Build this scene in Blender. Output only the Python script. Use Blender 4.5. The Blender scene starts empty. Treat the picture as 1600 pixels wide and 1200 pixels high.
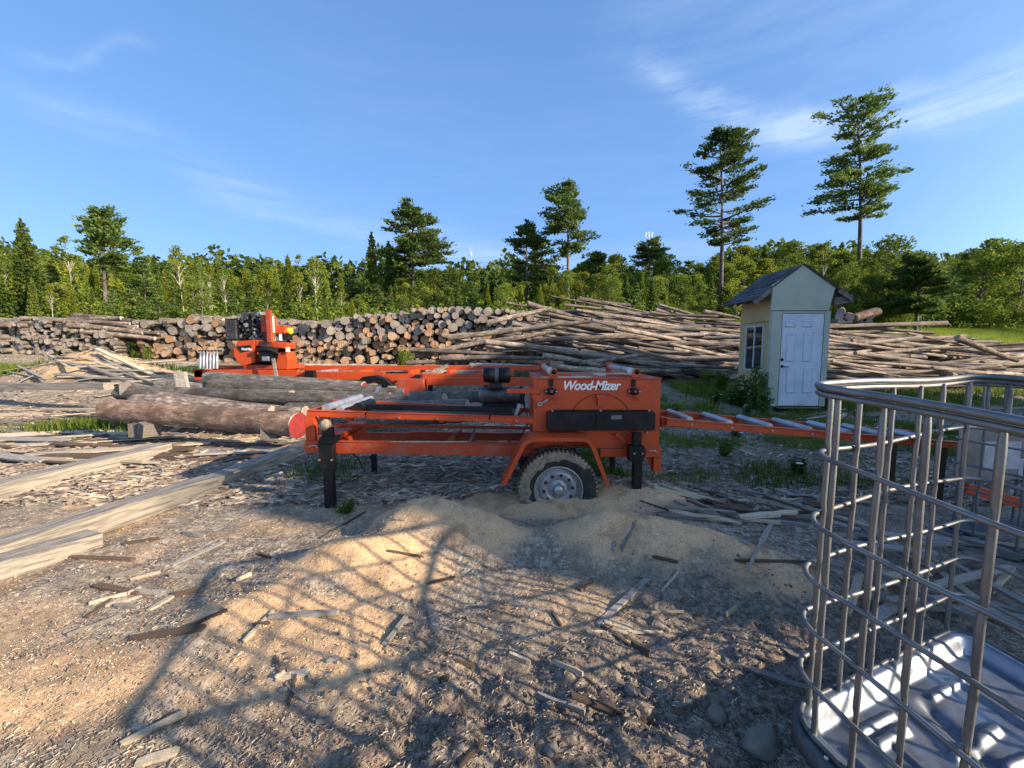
import bpy, math, random
import numpy as np
from mathutils import Vector, Matrix
R = math.radians
S = bpy.context.scene
COL = S.collection
rng = np.random.default_rng(7)
rnd = random.Random(11)

# ------------------------------------------------------------ camera, sky, sun, exposure
CAM_H, FPX, PITCH = 1.41, 622.0, math.atan(55 / 622.0)
cd = bpy.data.cameras.new('camera'); cam = bpy.data.objects.new('camera', cd); COL.objects.link(cam)
cd.sensor_width = 36; cd.lens = FPX / 1600 * 36; cd.clip_start = 0.05; cd.clip_end = 6000
cam.location = (0, 0, CAM_H); cam.rotation_euler = (R(90) - PITCH, 0, 0)
S.camera = cam

SUN_EL, SUN_AZ = R(22.4), math.atan2(0.924, -0.382)       # azimuth clockwise from +Y
sl = bpy.data.lights.new('sun', 'SUN'); sl.energy = 4.6; sl.angle = R(0.7); sl.color = (1.0, 0.83, 0.62)
so = bpy.data.objects.new('sun', sl); COL.objects.link(so)
sdir = Vector((math.sin(SUN_AZ) * math.cos(SUN_EL), math.cos(SUN_AZ) * math.cos(SUN_EL), math.sin(SUN_EL)))
so.rotation_euler = sdir.to_track_quat('Z', 'Y').to_euler(); so.location = (30, -10, 20)

w = bpy.data.worlds.new('World'); S.world = w; w.use_nodes = True
nt = w.node_tree; N = nt.nodes; LK = nt.links; N.clear()
def wn(t, **k):
    n = N.new(t)
    for a, b in k.items(): setattr(n, a, b)
    return n
out = wn('ShaderNodeOutputWorld'); bg = wn('ShaderNodeBackground'); bg.inputs[1].default_value = 0.15
sky = wn('ShaderNodeTexSky', sky_type='NISHITA', sun_disc=False, sun_elevation=SUN_EL, sun_rotation=SUN_AZ)
sky.air_density = 1.0; sky.dust_density = 0.35; sky.ozone_density = 2.6
tc = wn('ShaderNodeTexCoord'); sep = wn('ShaderNodeSeparateXYZ'); LK.new(tc.outputs['Generated'], sep.inputs[0])
def wm(op, a, b=None, c=None):
    n = wn('ShaderNodeMath', operation=op)
    for i, x in enumerate((a, b, c)):
        if x is None: continue
        if isinstance(x, (int, float)): n.inputs[i].default_value = x
        else: LK.new(x, n.inputs[i])
    return n.outputs[0]
# azimuth and elevation of the looked-at direction, in degrees
az = wm('MULTIPLY', wm('ARCTAN2', sep.outputs[0], sep.outputs[1]), 57.2958)
el = wm('MULTIPLY', wm('ARCSINE', sep.outputs[2]), 57.2958)
comb = wn('ShaderNodeCombineXYZ'); LK.new(az, comb.inputs[0]); LK.new(el, comb.inputs[1])
nz = wn('ShaderNodeTexNoise'); nz.inputs['Scale'].default_value = 0.09; nz.inputs['Detail'].default_value = 5
LK.new(comb.outputs[0], nz.inputs[0])
wob = wm('MULTIPLY', wm('SUBTRACT', nz.outputs[0], 0.5), 7.0)
mpf = wn('ShaderNodeMapping'); mpf.inputs['Rotation'].default_value = (0, 0, R(18)); mpf.inputs['Scale'].default_value = (0.05, 0.35, 1)
LK.new(comb.outputs[0], mpf.inputs[0])
nf = wn('ShaderNodeTexNoise'); nf.inputs['Scale'].default_value = 1.4; nf.inputs['Detail'].default_value = 7; nf.inputs['Roughness'].default_value = .62
LK.new(mpf.outputs[0], nf.inputs[0])
def streak(a0, e0, a1, e1, wd, amp):
    dx, dy = a1 - a0, e1 - e0; L = math.hypot(dx, dy); dx /= L; dy /= L
    ax = wm('SUBTRACT', az, a0); ey = wm('ADD', wm('SUBTRACT', el, e0), wob)
    t = wm('ADD', wm('MULTIPLY', ax, dx), wm('MULTIPLY', ey, dy))
    d = wm('ADD', wm('MULTIPLY', ax, -dy), wm('MULTIPLY', ey, dx))
    g = wm('EXPONENT', wm('MULTIPLY', wm('POWER', wm('DIVIDE', wm('ABSOLUTE', d), wd), 2.0), -1.0))
    f = wm('MULTIPLY', wm('SMOOTH_MIN', wm('MAXIMUM', wm('DIVIDE', t, L * .2), 0.0), 1.0, .3),
           wm('SMOOTH_MIN', wm('MAXIMUM', wm('DIVIDE', wm('SUBTRACT', L, t), L * .25), 0.0), 1.0, .3))
    return wm('MULTIPLY', wm('MULTIPLY', g, f), amp)
def azel(u, v):
    x, y, z = u - 800, FPX * math.cos(PITCH) + (600 - v) * math.sin(PITCH), -FPX * math.sin(PITCH) + (600 - v) * math.cos(PITCH)
    return math.degrees(math.atan2(x, y)), math.degrees(math.asin(z / math.sqrt(x*x+y*y+z*z)))
tot = None
for (u0, v0, u1, v1, wd, amp) in [(1130, 225, 1900, 50, 1.5, 1.35), (985, 70, 1175, 205, 1.5, .6), (1050, 185, 1340, 175, 1.3, .6), (-60, 95, 470, 330, 1.6, .36),
                                  (250, 250, 900, 430, 2.2, .4), (0, 80, 250, 68, .45, .3), (600, 395, 1300, 385, 2.0, .32), (900, 10, 1700, -60, 5, .2), (300, 30, 1700, 330, 9, .08)]:
    a0, e0 = azel(u0, v0); a1, e1 = azel(u1, v1)
    s_ = streak(a0, e0, a1, e1, wd, amp)
    tot = s_ if tot is None else wm('ADD', tot, s_)
fac = wm('MULTIPLY', tot, wm('MULTIPLY', wm('MAXIMUM', wm('SUBTRACT', nf.outputs[0], .33), 0.0), 2.0))
fac = wm('MINIMUM', fac, 0.62)
gr_ = wn('ShaderNodeValToRGB'); ge = gr_.color_ramp.elements
for k_, (p_, c_) in enumerate([(0, (.21, .465, .93)), (.18, (.165, .40, .90)), (.5, (.112, .285, .69)), (.9, (.06, .17, .48))]):
    e_ = ge[k_] if k_ < 2 else ge.new(p_)
    e_.position = p_; e_.color = c_ + (1,)
LK.new(wm('MAXIMUM', wm('DIVIDE', el, 90.0), 0.0), gr_.inputs[0])
sc_ = wn('ShaderNodeMix', data_type='RGBA', blend_type='MULTIPLY'); sc_.inputs[0].default_value = 1; LK.new(gr_.outputs[0], sc_.inputs[6]); sc_.inputs[7].default_value = (3.35, 3.2, 3.15, 1)
sc_.clamp_result = False
# toward the low sun the sky is paler, as the physical model has it
dn_ = wn('ShaderNodeVectorMath', operation='DOT_PRODUCT'); LK.new(tc.outputs['Generated'], dn_.inputs[0]); dn_.inputs[1].default_value = tuple(sdir)
mrs = wn('ShaderNodeMapRange', interpolation_type='SMOOTHSTEP'); LK.new(dn_.outputs['Value'], mrs.inputs[0])
for k_, v_ in ((1, .25), (2, .95), (3, .78), (4, .05)): mrs.inputs[k_].default_value = v_
skm = wn('ShaderNodeMix', data_type='RGBA'); LK.new(mrs.outputs[0], skm.inputs[0]); LK.new(sky.outputs[0], skm.inputs[6]); LK.new(sc_.outputs[2], skm.inputs[7])
mixc = wn('ShaderNodeMix', data_type='RGBA'); LK.new(fac, mixc.inputs[0]); LK.new(skm.outputs[2], mixc.inputs[6])
mixc.inputs[7].default_value = (2.35, 2.9, 3.5, 1)
LK.new(mixc.outputs[2], bg.inputs[0]); LK.new(bg.outputs[0], out.inputs[0])

S.render.engine = 'CYCLES'
S.view_settings.view_transform = 'Standard'; S.view_settings.look = 'None'; S.view_settings.gamma = 1
S.view_settings.use_curve_mapping = False; S.view_settings.exposure = 1.12

# ------------------------------------------------------------ helpers
def tag(o, label=None, cat=None, group=None, kind=None):
    if label: o['label'] = label
    if cat: o['category'] = cat
    if group: o['group'] = group
    if kind: o['kind'] = kind
    return o
def empty(name, loc=(0, 0, 0), rot=(0, 0, 0)):
    o = bpy.data.objects.new(name, None); o.empty_display_size = .2; COL.objects.link(o)
    o.location = loc; o.rotation_euler = rot
    return o
def at(u, v, Y):
    """world point at depth Y seen at photo pixel u,v: used to take measurements off the photograph"""
    dy = FPX * math.cos(PITCH) + (600 - v) * math.sin(PITCH); dz = -FPX * math.sin(PITCH) + (600 - v) * math.cos(PITCH)
    return Vector(((u - 800) * Y / dy, Y, CAM_H + dz * Y / dy))
def fast_mesh(name, v, f, mats=(), smooth=False, mi=None):
    v = np.asarray(v, dtype=np.float32); f = np.asarray(f, dtype=np.int32)
    me = bpy.data.meshes.new(name)
    me.vertices.add(len(v)); me.vertices.foreach_set('co', v.ravel())
    k = f.shape[1]; me.loops.add(f.size); me.loops.foreach_set('vertex_index', f.ravel())
    me.polygons.add(len(f)); me.polygons.foreach_set('loop_start', np.arange(0, f.size, k, dtype=np.int32))
    me.polygons.foreach_set('use_smooth', np.full(len(f), smooth, dtype=bool))
    for m in mats: me.materials.append(m)
    if mi is not None: me.polygons.foreach_set('material_index', np.asarray(mi, dtype=np.int32))
    me.update(calc_edges=True)
    return me
def link(name, me, parent=None, loc=None):
    o = bpy.data.objects.new(name, me); COL.objects.link(o)
    if parent is not None: o.parent = parent
    if loc is not None: o.location = loc
    return o
class MB:
    def __init__(s): s.v = []; s.f = []; s.m = []; s.s = []
    def add(s, vs, fs, m=0, sm=False):
        b = len(s.v); s.v += [tuple(x) for x in vs]
        for f in fs: s.f.append(tuple(i + b for i in f)); s.m.append(m); s.s.append(sm)
        return s
    def box(s, a, b, m=0, bev=0):
        x0, x1 = sorted((a[0], b[0])); y0, y1 = sorted((a[1], b[1])); z0, z1 = sorted((a[2], b[2]))
        return s.add([(x0,y0,z0),(x1,y0,z0),(x1,y1,z0),(x0,y1,z0),(x0,y0,z1),(x1,y0,z1),(x1,y1,z1),(x0,y1,z1)],
                     [(0,3,2,1),(4,5,6,7),(0,1,5,4),(1,2,6,5),(2,3,7,6),(3,0,4,7)], m)
    def obox(s, c, size, M, m=0):
        hx, hy, hz = [q / 2 for q in size]; c = Vector(c)
        vs = [c + M @ Vector((x, y, z)) for z in (-hz, hz) for x, y in ((-hx,-hy),(hx,-hy),(hx,hy),(-hx,hy))]
        return s.add(vs, [(0,3,2,1),(4,5,6,7),(0,1,5,4),(1,2,6,5),(2,3,7,6),(3,0,4,7)], m)
    def bar(s, p, q, w, h, m=0, up=(0, 0, 1)):
        p = Vector(p); q = Vector(q); d = q - p; L = d.length; x = d / L; z = Vector(up); y = z.cross(x)
        if y.length < 1e-5: y = Vector((0, 1, 0)).cross(x)
        y.normalize(); z = x.cross(y)
        return s.obox((p + q) / 2, (L, w, h), Matrix((x, y, z)).transposed(), m)
    def cyl(s, p, q, r0, r1=None, n=12, m=0, caps=True, sm=True, cm=None):
        p = Vector(p); q = Vector(q); r1 = r0 if r1 is None else r1
        d = (q - p).normalized(); a = d.orthogonal().normalized(); b = d.cross(a)
        vs = []
        for c, r in ((p, r0), (q, r1)):
            for i in range(n):
                t = 2 * math.pi * i / n; vs.append(c + (a * math.cos(t) + b * math.sin(t)) * r)
        s.add(vs, [(i, (i+1) % n, n + (i+1) % n, n + i) for i in range(n)], m, sm)
        if caps:
            s.add(vs[:n], [tuple(range(n))[::-1]], m if cm is None else cm); s.add(vs[n:], [tuple(range(n))], m if cm is None else cm)
        return s
    def tube(s, pts, r, n=8, m=0, closed=False, caps=True, flat=None):
        P = [Vector(p) for p in pts]; k = len(P); vs = []; prev = None
        rr = r if hasattr(r, '__len__') else [r] * k
        for i in range(k):
            if closed: d = P[(i+1) % k] - P[i-1]
            else: d = P[min(i+1, k-1)] - P[max(i-1, 0)]
            d.normalize()
            a = d.orthogonal().normalized() if prev is None else (prev - d * prev.dot(d)).normalized()
            prev = a; b = d.cross(a)
            for j in range(n):
                t = 2 * math.pi * j / n
                vs.append(P[i] + (a * math.cos(t) + b * math.sin(t)) * rr[i])
        fs = []
        for i in range(k if closed else k - 1):
            i2 = (i + 1) % k
            for j in range(n): fs.append((i*n + j, i*n + (j+1) % n, i2*n + (j+1) % n, i2*n + j))
        s.add(vs, fs, m, True)
        if caps and not closed:
            s.add(vs[:n], [tuple(range(n))[::-1]], m); s.add(vs[-n:], [tuple(range(n))], m)
        return s
    def lathe(s, c, axis, prof, n=32, m=0, sm=True):
        """prof: list of (offset along axis, radius)"""
        c = Vector(c); d = Vector(axis).normalized(); a = d.orthogonal().normalized(); b = d.cross(a); vs = []
        for (h, r) in prof:
            for i in range(n):
                t = 2 * math.pi * i / n; vs.append(c + d * h + (a * math.cos(t) + b * math.sin(t)) * r)
        fs = [(k*n + i, k*n + (i+1) % n, (k+1)*n + (i+1) % n, (k+1)*n + i) for k in range(len(prof) - 1) for i in range(n)]
        return s.add(vs, fs, m, sm)
    def prism(s, poly, a, b, axis='y', m=0):
        """poly in the two other axes, extruded from a to b along axis"""
        n = len(poly)
        def P(p, t): return {'y': (p[0], t, p[1]), 'x': (t, p[0], p[1]), 'z': (p[0], p[1], t)}[axis]
        vs = [P(p, a) for p in poly] + [P(p, b) for p in poly]
        return s.add(vs, [tuple(range(n))[::-1], tuple(range(n, 2*n))] + [(i, (i+1) % n, n + (i+1) % n, n + i) for i in range(n)], m)
    def pbox(s, u0, v0, u1, v1, Y0, Y1, m=0):
        a = at(u0, v1, Y0); b = at(u1, v0, Y0)
        return s.box((a.x, Y0, a.z), (b.x, Y1, b.z), m)
    def build(s, name, mats, parent=None, bevel=0, fix=True):
        me = bpy.data.meshes.new(name); off = Vector((0, 0, 0))
        if parent is not None and fix:
            off = Vector(parent.location); pp = parent.parent
            while pp is not None: off += Vector(pp.location); pp = pp.parent
        me.from_pydata([tuple(Vector(v) - off) for v in s.v], [], s.f)
        for m in (mats if isinstance(mats, (list, tuple)) else [mats]): me.materials.append(m)
        me.polygons.foreach_set('material_index', s.m); me.polygons.foreach_set('use_smooth', s.s); me.update()
        o = link(name, me, parent)
        if bevel:
            b = o.modifiers.new('bevel', 'BEVEL'); b.width = bevel; b.segments = 2; b.limit_method = 'ANGLE'; b.angle_limit = R(40)
        return o
def copy_tree(o, parent=None):
    c = o.copy(); COL.objects.link(c)
    if parent is not None: c.parent = parent
    for ch in list(o.children): copy_tree(ch, c)
    return c

# numpy value noise
def _h(ix, iy, seed):
    n = (ix * 374761393 + iy * 668265263 + seed * 982451653) & 0x7fffffff
    n = ((n ^ (n >> 13)) * 1274126177) & 0x7fffffff
    return ((n ^ (n >> 16)) & 0xffff) / 65535.0
def vnoise(x, y, seed=0):
    x = np.asarray(x, float); y = np.asarray(y, float)
    ix = np.floor(x).astype(np.int64); iy = np.floor(y).astype(np.int64); fx = x - ix; fy = y - iy
    fx = fx*fx*(3-2*fx); fy = fy*fy*(3-2*fy)
    a = _h(ix, iy, seed); b = _h(ix+1, iy, seed); c = _h(ix, iy+1, seed); d = _h(ix+1, iy+1, seed)
    return (a*(1-fx)+b*fx)*(1-fy) + (c*(1-fx)+d*fx)*fy - .5
def fbm(x, y, o=4, seed=0):
    s = 0; a = 1
    for i in range(o): s = s + a * vnoise(np.asarray(x)*2**i + 13.7*i, np.asarray(y)*2**i - 7.1*i, seed+i); a *= .5
    return s
def sst(a, b, x): t = np.clip((x-a)/(b-a), 0, 1); return t*t*(3-2*t)

# ------------------------------------------------------------ materials
def newmat(name):
    m = bpy.data.materials.new(name); m.use_nodes = True; t = m.node_tree
    p = t.nodes['Principled BSDF']; return m, t, p
def node(t, ty, **k):
    n = t.nodes.new(ty)
    for a, b in k.items(): setattr(n, a, b)
    return n
def ramp(t, src, stops):
    r = node(t, 'ShaderNodeValToRGB'); e = r.color_ramp.elements
    while len(e) < len(stops): e.new(.5)
    for i, (p, c) in enumerate(stops): e[i].position = p; e[i].color = tuple(c) + (1,) if len(c) == 3 else c
    t.links.new(src, r.inputs[0]); return r.outputs[0]
def tex(t, scale, detail=4, rough=.55, coord='Object', stretch=None, kind='noise', vec=None):
    if vec is None:
        if coord == 'World': vec = node(t, 'ShaderNodeNewGeometry').outputs['Position']
        else: vec = node(t, 'ShaderNodeTexCoord').outputs[coord]
    if stretch:
        mp = node(t, 'ShaderNodeMapping'); mp.inputs['Scale'].default_value = stretch; t.links.new(vec, mp.inputs[0]); vec = mp.outputs[0]
    if kind == 'noise':
        n = node(t, 'ShaderNodeTexNoise'); n.inputs['Detail'].default_value = detail; n.inputs['Roughness'].default_value = rough
    else: n = node(t, 'ShaderNodeTexVoronoi', feature=kind)
    n.inputs['Scale'].default_value = scale; t.links.new(vec, n.inputs['Vector']); return n
def mixc_(t, f, a, b, mode='MIX'):
    m = node(t, 'ShaderNodeMix', data_type='RGBA', blend_type=mode)
    for i, x in ((0, f), (6, a), (7, b)):
        if isinstance(x, (int, float)): m.inputs[i].default_value = x
        elif isinstance(x, tuple): m.inputs[i].default_value = x + (1,)
        else: t.links.new(x, m.inputs[i])
    return m.outputs[2]
def bump(t, p, h, st, dist=.01):
    b = node(t, 'ShaderNodeBump'); b.inputs['Strength'].default_value = st; b.inputs['Distance'].default_value = dist
    t.links.new(h, b.inputs['Height']); t.links.new(b.outputs[0], p.inputs['Normal'])
def simple(name, c, rough=.5, metal=0, c2=None, scale=8, lo=.4, hi=.65, bumpst=0, bscale=60, coord='Object', stretch=None, rvar=0, spec=None, orand=0, detail=5):
    m, t, p = newmat(name); p.inputs['Roughness'].default_value = rough; p.inputs['Metallic'].default_value = metal
    if spec is not None: p.inputs['Specular IOR Level'].default_value = spec
    col = None
    if c2 is not None:
        n = tex(t, scale, detail, .6, coord, stretch); col = ramp(t, n.outputs[0], [(lo, c), (hi, c2)])
        if rvar:
            q = ramp(t, n.outputs[0], [(lo, (rough,)*3), (hi, (min(1, rough + rvar),)*3)]); t.links.new(q, p.inputs['Roughness'])
    if orand:
        oi = node(t, 'ShaderNodeObjectInfo'); mr = node(t, 'ShaderNodeMapRange'); mr.inputs[3].default_value = 1 - orand; mr.inputs[4].default_value = 1 + orand
        t.links.new(oi.outputs['Random'], mr.inputs[0]); hs = node(t, 'ShaderNodeHueSaturation'); t.links.new(mr.outputs[0], hs.inputs['Value'])
        if col is not None: t.links.new(col, hs.inputs['Color'])
        else: hs.inputs['Color'].default_value = tuple(c) + (1,)
        col = hs.outputs[0]
    if col is not None: t.links.new(col, p.inputs['Base Color'])
    else: p.inputs['Base Color'].default_value = tuple(c) + (1,)
    if bumpst: bump(t, p, tex(t, bscale, 5, .6, coord, stretch).outputs[0], bumpst)
    return m
def leafmat(name, c1, c2, c3, tr=.35, orand=.25):
    m, t, p = newmat(name); t.nodes.remove(p)
    o = t.nodes['Material Output']
    n = tex(t, .9, 3, .6, 'World'); n2 = tex(t, 9, 2, .6, 'World')
    mx = node(t, 'ShaderNodeMath', operation='ADD'); mx.inputs[1].default_value = 0
    a = node(t, 'ShaderNodeMath', operation='MULTIPLY_ADD'); t.links.new(n2.outputs[0], a.inputs[0]); a.inputs[1].default_value = .5
    b = node(t, 'ShaderNodeMath', operation='MULTIPLY'); t.links.new(n.outputs[0], b.inputs[0]); b.inputs[1].default_value = .5; t.links.new(b.outputs[0], a.inputs[2])
    col = ramp(t, a.outputs[0], [(.36, c1), (.5, c2), (.66, c3)])
    oi = node(t, 'ShaderNodeObjectInfo'); mr = node(t, 'ShaderNodeMapRange'); mr.inputs[3].default_value = 1-orand; mr.inputs[4].default_value = 1+orand
    t.links.new(oi.outputs['Random'], mr.inputs[0]); hs = node(t, 'ShaderNodeHueSaturation'); t.links.new(mr.outputs[0], hs.inputs['Value']); t.links.new(col, hs.inputs['Color'])
    d = node(t, 'ShaderNodeBsdfDiffuse'); tl = node(t, 'ShaderNodeBsdfTranslucent'); ms = node(t, 'ShaderNodeMixShader'); ms.inputs[0].default_value = tr
    t.links.new(hs.outputs[0], d.inputs[0]); t.links.new(hs.outputs[0], tl.inputs[0]); t.links.new(d.outputs[0], ms.inputs[1]); t.links.new(tl.outputs[0], ms.inputs[2]); t.links.new(ms.outputs[0], o.inputs[0])
    return m
def barkmat(name, c1, c2, c3, orand=.35, stretch=(1.1, 1.1, 7), bs=1.0):
    m, t, p = newmat(name); p.inputs['Roughness'].default_value = .9
    n = tex(t, 2.6, 9, .72, 'Object', stretch); k = tex(t, 2.2, 5, .7, 'World')
    col = ramp(t, n.outputs[0], [(.32, c1), (.5, c2), (.68, c3)])
    col = mixc_(t, ramp(t, k.outputs[0], [(.45, (0, 0, 0)), (.62, (.9, .9, .9))]), col, tuple(x * .42 for x in c2))
    oi = node(t, 'ShaderNodeObjectInfo'); mr = node(t, 'ShaderNodeMapRange'); mr.inputs[3].default_value = 1-orand; mr.inputs[4].default_value = 1+orand
    t.links.new(oi.outputs['Random'], mr.inputs[0]); hs = node(t, 'ShaderNodeHueSaturation'); t.links.new(mr.outputs[0], hs.inputs['Value']); t.links.new(col, hs.inputs['Color'])
    t.links.new(hs.outputs[0], p.inputs['Base Color']); bump(t, p, n.outputs[0], bs, .03)
    return m
def endmat(name, c1, c2, c3):
    """sawn log end: growth rings about the log's own axis (local z) and a few radial cracks"""
    m, t, p = newmat(name); p.inputs['Roughness'].default_value = .85
    tcn = node(t, 'ShaderNodeTexCoord'); sp = node(t, 'ShaderNodeSeparateXYZ'); t.links.new(tcn.outputs['Object'], sp.inputs[0])
    cb = node(t, 'ShaderNodeCombineXYZ'); t.links.new(sp.outputs[0], cb.inputs[0]); t.links.new(sp.outputs[1], cb.inputs[1])
    wv = node(t, 'ShaderNodeTexWave', wave_type='RINGS', rings_direction='SPHERICAL'); wv.inputs['Scale'].default_value = 9; wv.inputs['Distortion'].default_value = 1.5
    wv.inputs['Detail'].default_value = 2; t.links.new(cb.outputs[0], wv.inputs[0])
    k = tex(t, 2.3, 5, .65, 'World')
    base = ramp(t, k.outputs[0], [(.35, c1), (.5, c2), (.64, c3)])
    col = mixc_(t, .35, base, mixc_(t, wv.outputs[0], tuple(x * .45 for x in c1), c3))
    oi = node(t, 'ShaderNodeObjectInfo'); mr = node(t, 'ShaderNodeMapRange'); mr.inputs[3].default_value = .6; mr.inputs[4].default_value = 1.3
    t.links.new(oi.outputs['Random'], mr.inputs[0]); hs = node(t, 'ShaderNodeHueSaturation'); t.links.new(mr.outputs[0], hs.inputs['Value']); t.links.new(col, hs.inputs['Color'])
    t.links.new(hs.outputs[0], p.inputs['Base Color']); bump(t, p, tex(t, 14, 4).outputs[0], .5, .01)
    return m
M = {}
M['orange'] = simple('orange_paint', (.52, .064, .009), .40, 0, (.38, .05, .012), 5, .45, .72, .06, 90, rvar=.25)
M['orange_dusty'] = simple('orange_paint_dusty', (.40, .048, .013), .55, 0, (.33, .11, .06), 6, .48, .7, .1, 80)
M['black'] = simple('black_paint', (.007, .007, .008), .5, 0, (.020, .018, .017), 7, .5, .75, .08, 60, spec=.3)
M['rubber'] = simple('rubber', (.016, .016, .017), .75, 0, (.05, .045, .038), 9, .5, .7, .2, 50)
M['mud'] = simple('dried_mud', (.30, .235, .16), .95, 0, (.15, .12, .09), 26, .42, .62, .6, 120)
M['silver'] = simple('silver_wheel', (.36, .36, .37), .42, .6, (.22, .205, .18), 14, .45, .72, .05, 60, rvar=.2)
M['steel'] = simple('roller_steel', (.46, .48, .52), .38, .6, (.30, .29, .28), 9, .45, .7, .05, 60, stretch=(1, 1, .2))
M['hole'] = simple('dark_hole', (.02, .02, .02), .8)
M['white'] = simple('white_decal', (.80, .80, .78), .5)
M['darkgrey'] = simple('engine_grey', (.06, .062, .066), .5, .3, (.14, .14, .14), 12, .45, .7, .1)
M['alu'] = simple('engine_alloy', (.45, .45, .46), .45, .7, (.2, .2, .2), 14, .45, .7)
M['yellow'] = simple('yellow_paint', (.75, .48, .03), .4)
M['foam'] = simple('yellow_foam', (.45, .36, .24), .95, 0, (.2, .15, .1), 30, .42, .6, .8, 60)
M['galv'] = simple('galvanised_tube', (.235, .24, .245), .42, .85, (.18, .175, .165), 6, .42, .62, .12, 45, rvar=.25, detail=8)
M['pan'] = simple('galvanised_sheet', (.27, .30, .345), .36, .92, (.12, .135, .16), 5, .4, .6, .16, 22, rvar=.2, detail=9)
M['plate'] = simple('grey_plate', (.22, .22, .235), .5, .5, (.15, .15, .15), 8)
M['sheet'] = simple('paper_label', (.48, .48, .5), .7, 0, (.36, .36, .37), 14)
M['blue_plastic'] = simple('blue_black_plastic', (.03, .045, .075), .45, 0, (.06, .075, .10), 6)
M['red_end'] = simple('red_end_paint', (.27, .015, .014), .75, 0, (.14, .018, .016), 20, .4, .62, .5, 40, orand=.15)
M['blue_end'] = simple('blue_end_paint', (.03, .10, .42), .7, 0, (.05, .07, .2), 18, .4, .65, .4, 40)
M['green_wall'] = simple('pale_green_paint', (.47, .50, .40), .75, 0, (.40, .42, .33), 2.4, .4, .66, .05, 30)
M['yellow_wall'] = simple('ochre_paint', (.56, .43, .21), .8, 0, (.46, .35, .17), 2.2, .4, .66, .05, 30)
M['door'] = simple('white_door', (.66, .70, .76), .5, 0, (.56, .59, .63), 3, .42, .66, .03, 30)
M['frame_white'] = simple('white_trim', (.68, .70, .70), .6, 0, (.5, .5, .48), 6)
M['shingle'] = simple('asphalt_shingle', (.05, .053, .057), .95, 0, (.10, .105, .11), 16, .4, .62, .5, 90, orand=.35)
M['oldwood'] = simple('weathered_wood', (.24, .21, .175), .9, 0, (.13, .11, .09), 6, .4, .62, .5, 20, stretch=(1.6, 2.2, 2.2), orand=.35)
M['glass'] = simple('window_glass', (.03, .035, .04), .04, 0, spec=1.0)
M['soffit'] = simple('rafter_wood', (.17, .15, .13), .9, 0, (.1, .09, .08), 8)
M['timber'] = simple('sawn_timber', (.36, .315, .25), .9, 0, (.15, .13, .11), 4, .40, .62, .55, 30, stretch=(1.6, 2.2, 2.2), orand=.08, detail=8)
M['plank_g'] = simple('grey_plank', (.36, .33, .29), .9, 0, (.17, .15, .13), 6, .35, .65, .6, 26, stretch=(1.6, 2.2, 2.2), orand=.3, detail=7)
M['plank_l'] = simple('pale_plank', (.60, .51, .37), .85, 0, (.36, .28, .19), 6, .35, .66, .5, 26, stretch=(1.6, 2.2, 2.2), orand=.25, detail=7)
M['plank_b'] = simple('bark_slab', (.20, .13, .085), .95, 0, (.085, .06, .045), 9, .35, .62, .9, 24, stretch=(3, 3, 3), orand=.3, detail=7)
M['bark_red'] = barkmat('red_brown_bark', (.075, .045, .032), (.24, .145, .095), (.46, .33, .23))
M['bark_gy'] = barkmat('grey_bark', (.05, .042, .038), (.17, .145, .12), (.36, .31, .26))
M['bark_pale'] = barkmat('pale_log_bark', (.09, .06, .045), (.33, .26, .20), (.62, .54, .45), bs=1.)
M['bark_mid'] = barkmat('mid_log_bark', (.03, .023, .02), (.20, .15, .115), (.52, .435, .355), bs=1.)
M['end_or'] = endmat('orange_log_end', (.30, .15, .075), (.56, .30, .16), (.70, .46, .28))
M['end_gy'] = endmat('grey_log_end', (.19, .15, .125), (.37, .30, .24), (.55, .46, .37))
M['trunk_pine'] = barkmat('pine_trunk', (.05, .04, .035), (.15, .12, .10), (.26, .22, .19), stretch=(2, 2, .9))
M['trunk_pale'] = barkmat('pale_trunk', (.22, .2, .17), (.42, .39, .33), (.58, .55, .48), stretch=(1, 1, 1), bs=.3)
M['pine'] = leafmat('pine_needles', (.055, .098, .032), (.125, .19, .052), (.27, .32, .09), .42)
M['fir'] = leafmat('fir_needles', (.055, .09, .026), (.115, .165, .036), (.23, .26, .055), .4)
M['leaf'] = leafmat('leaves_green', (.070, .115, .022), (.155, .215, .036), (.30, .33, .06), .42)
M['leafy'] = leafmat('leaves_yellow_green', (.12, .16, .022), (.24, .28, .04), (.40, .40, .065), .45)
M['grass'] = leafmat('grass_blades', (.07, .12, .02), (.15, .20, .035), (.28, .30, .07), .4)
M['weed'] = leafmat('weed_leaves', (.04, .085, .02), (.075, .13, .03), (.15, .2, .045), .4)
M['flower'] = simple('white_flower', (.72, .72, .64), .8)
M['stone'] = simple('field_stone', (.19, .165, .135), .85, 0, (.09, .08, .07), 7, .38, .62, .7, 30, detail=8)
M['pale_stone'] = simple('pale_stone', (.55, .48, .36), .9, 0, (.3, .25, .18), 25, .4, .6, .9, 50)
M['dirt'] = simple('dirt_clod', (.115, .09, .068), .95, 0, (.26, .21, .155), 22, .42, .66, .9, 60, coord='World', detail=8)
M['chip'] = simple('wood_chips', (.50, .41, .295), .85, 0, (.22, .165, .12), 11, .40, .58, 0, coord='World', detail=8)
M['chip_d'] = simple('dark_wood_chips', (.13, .10, .08), .9, 0, (.36, .29, .22), 13, .44, .64, 0, coord='World', detail=8)
M['metalwall'] = simple('grey_cladding', (.32, .34, .35), .6, .2, (.26, .27, .28), 3)
M['tower'] = simple('mast_steel', (.55, .57, .6), .6, .2)

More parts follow.
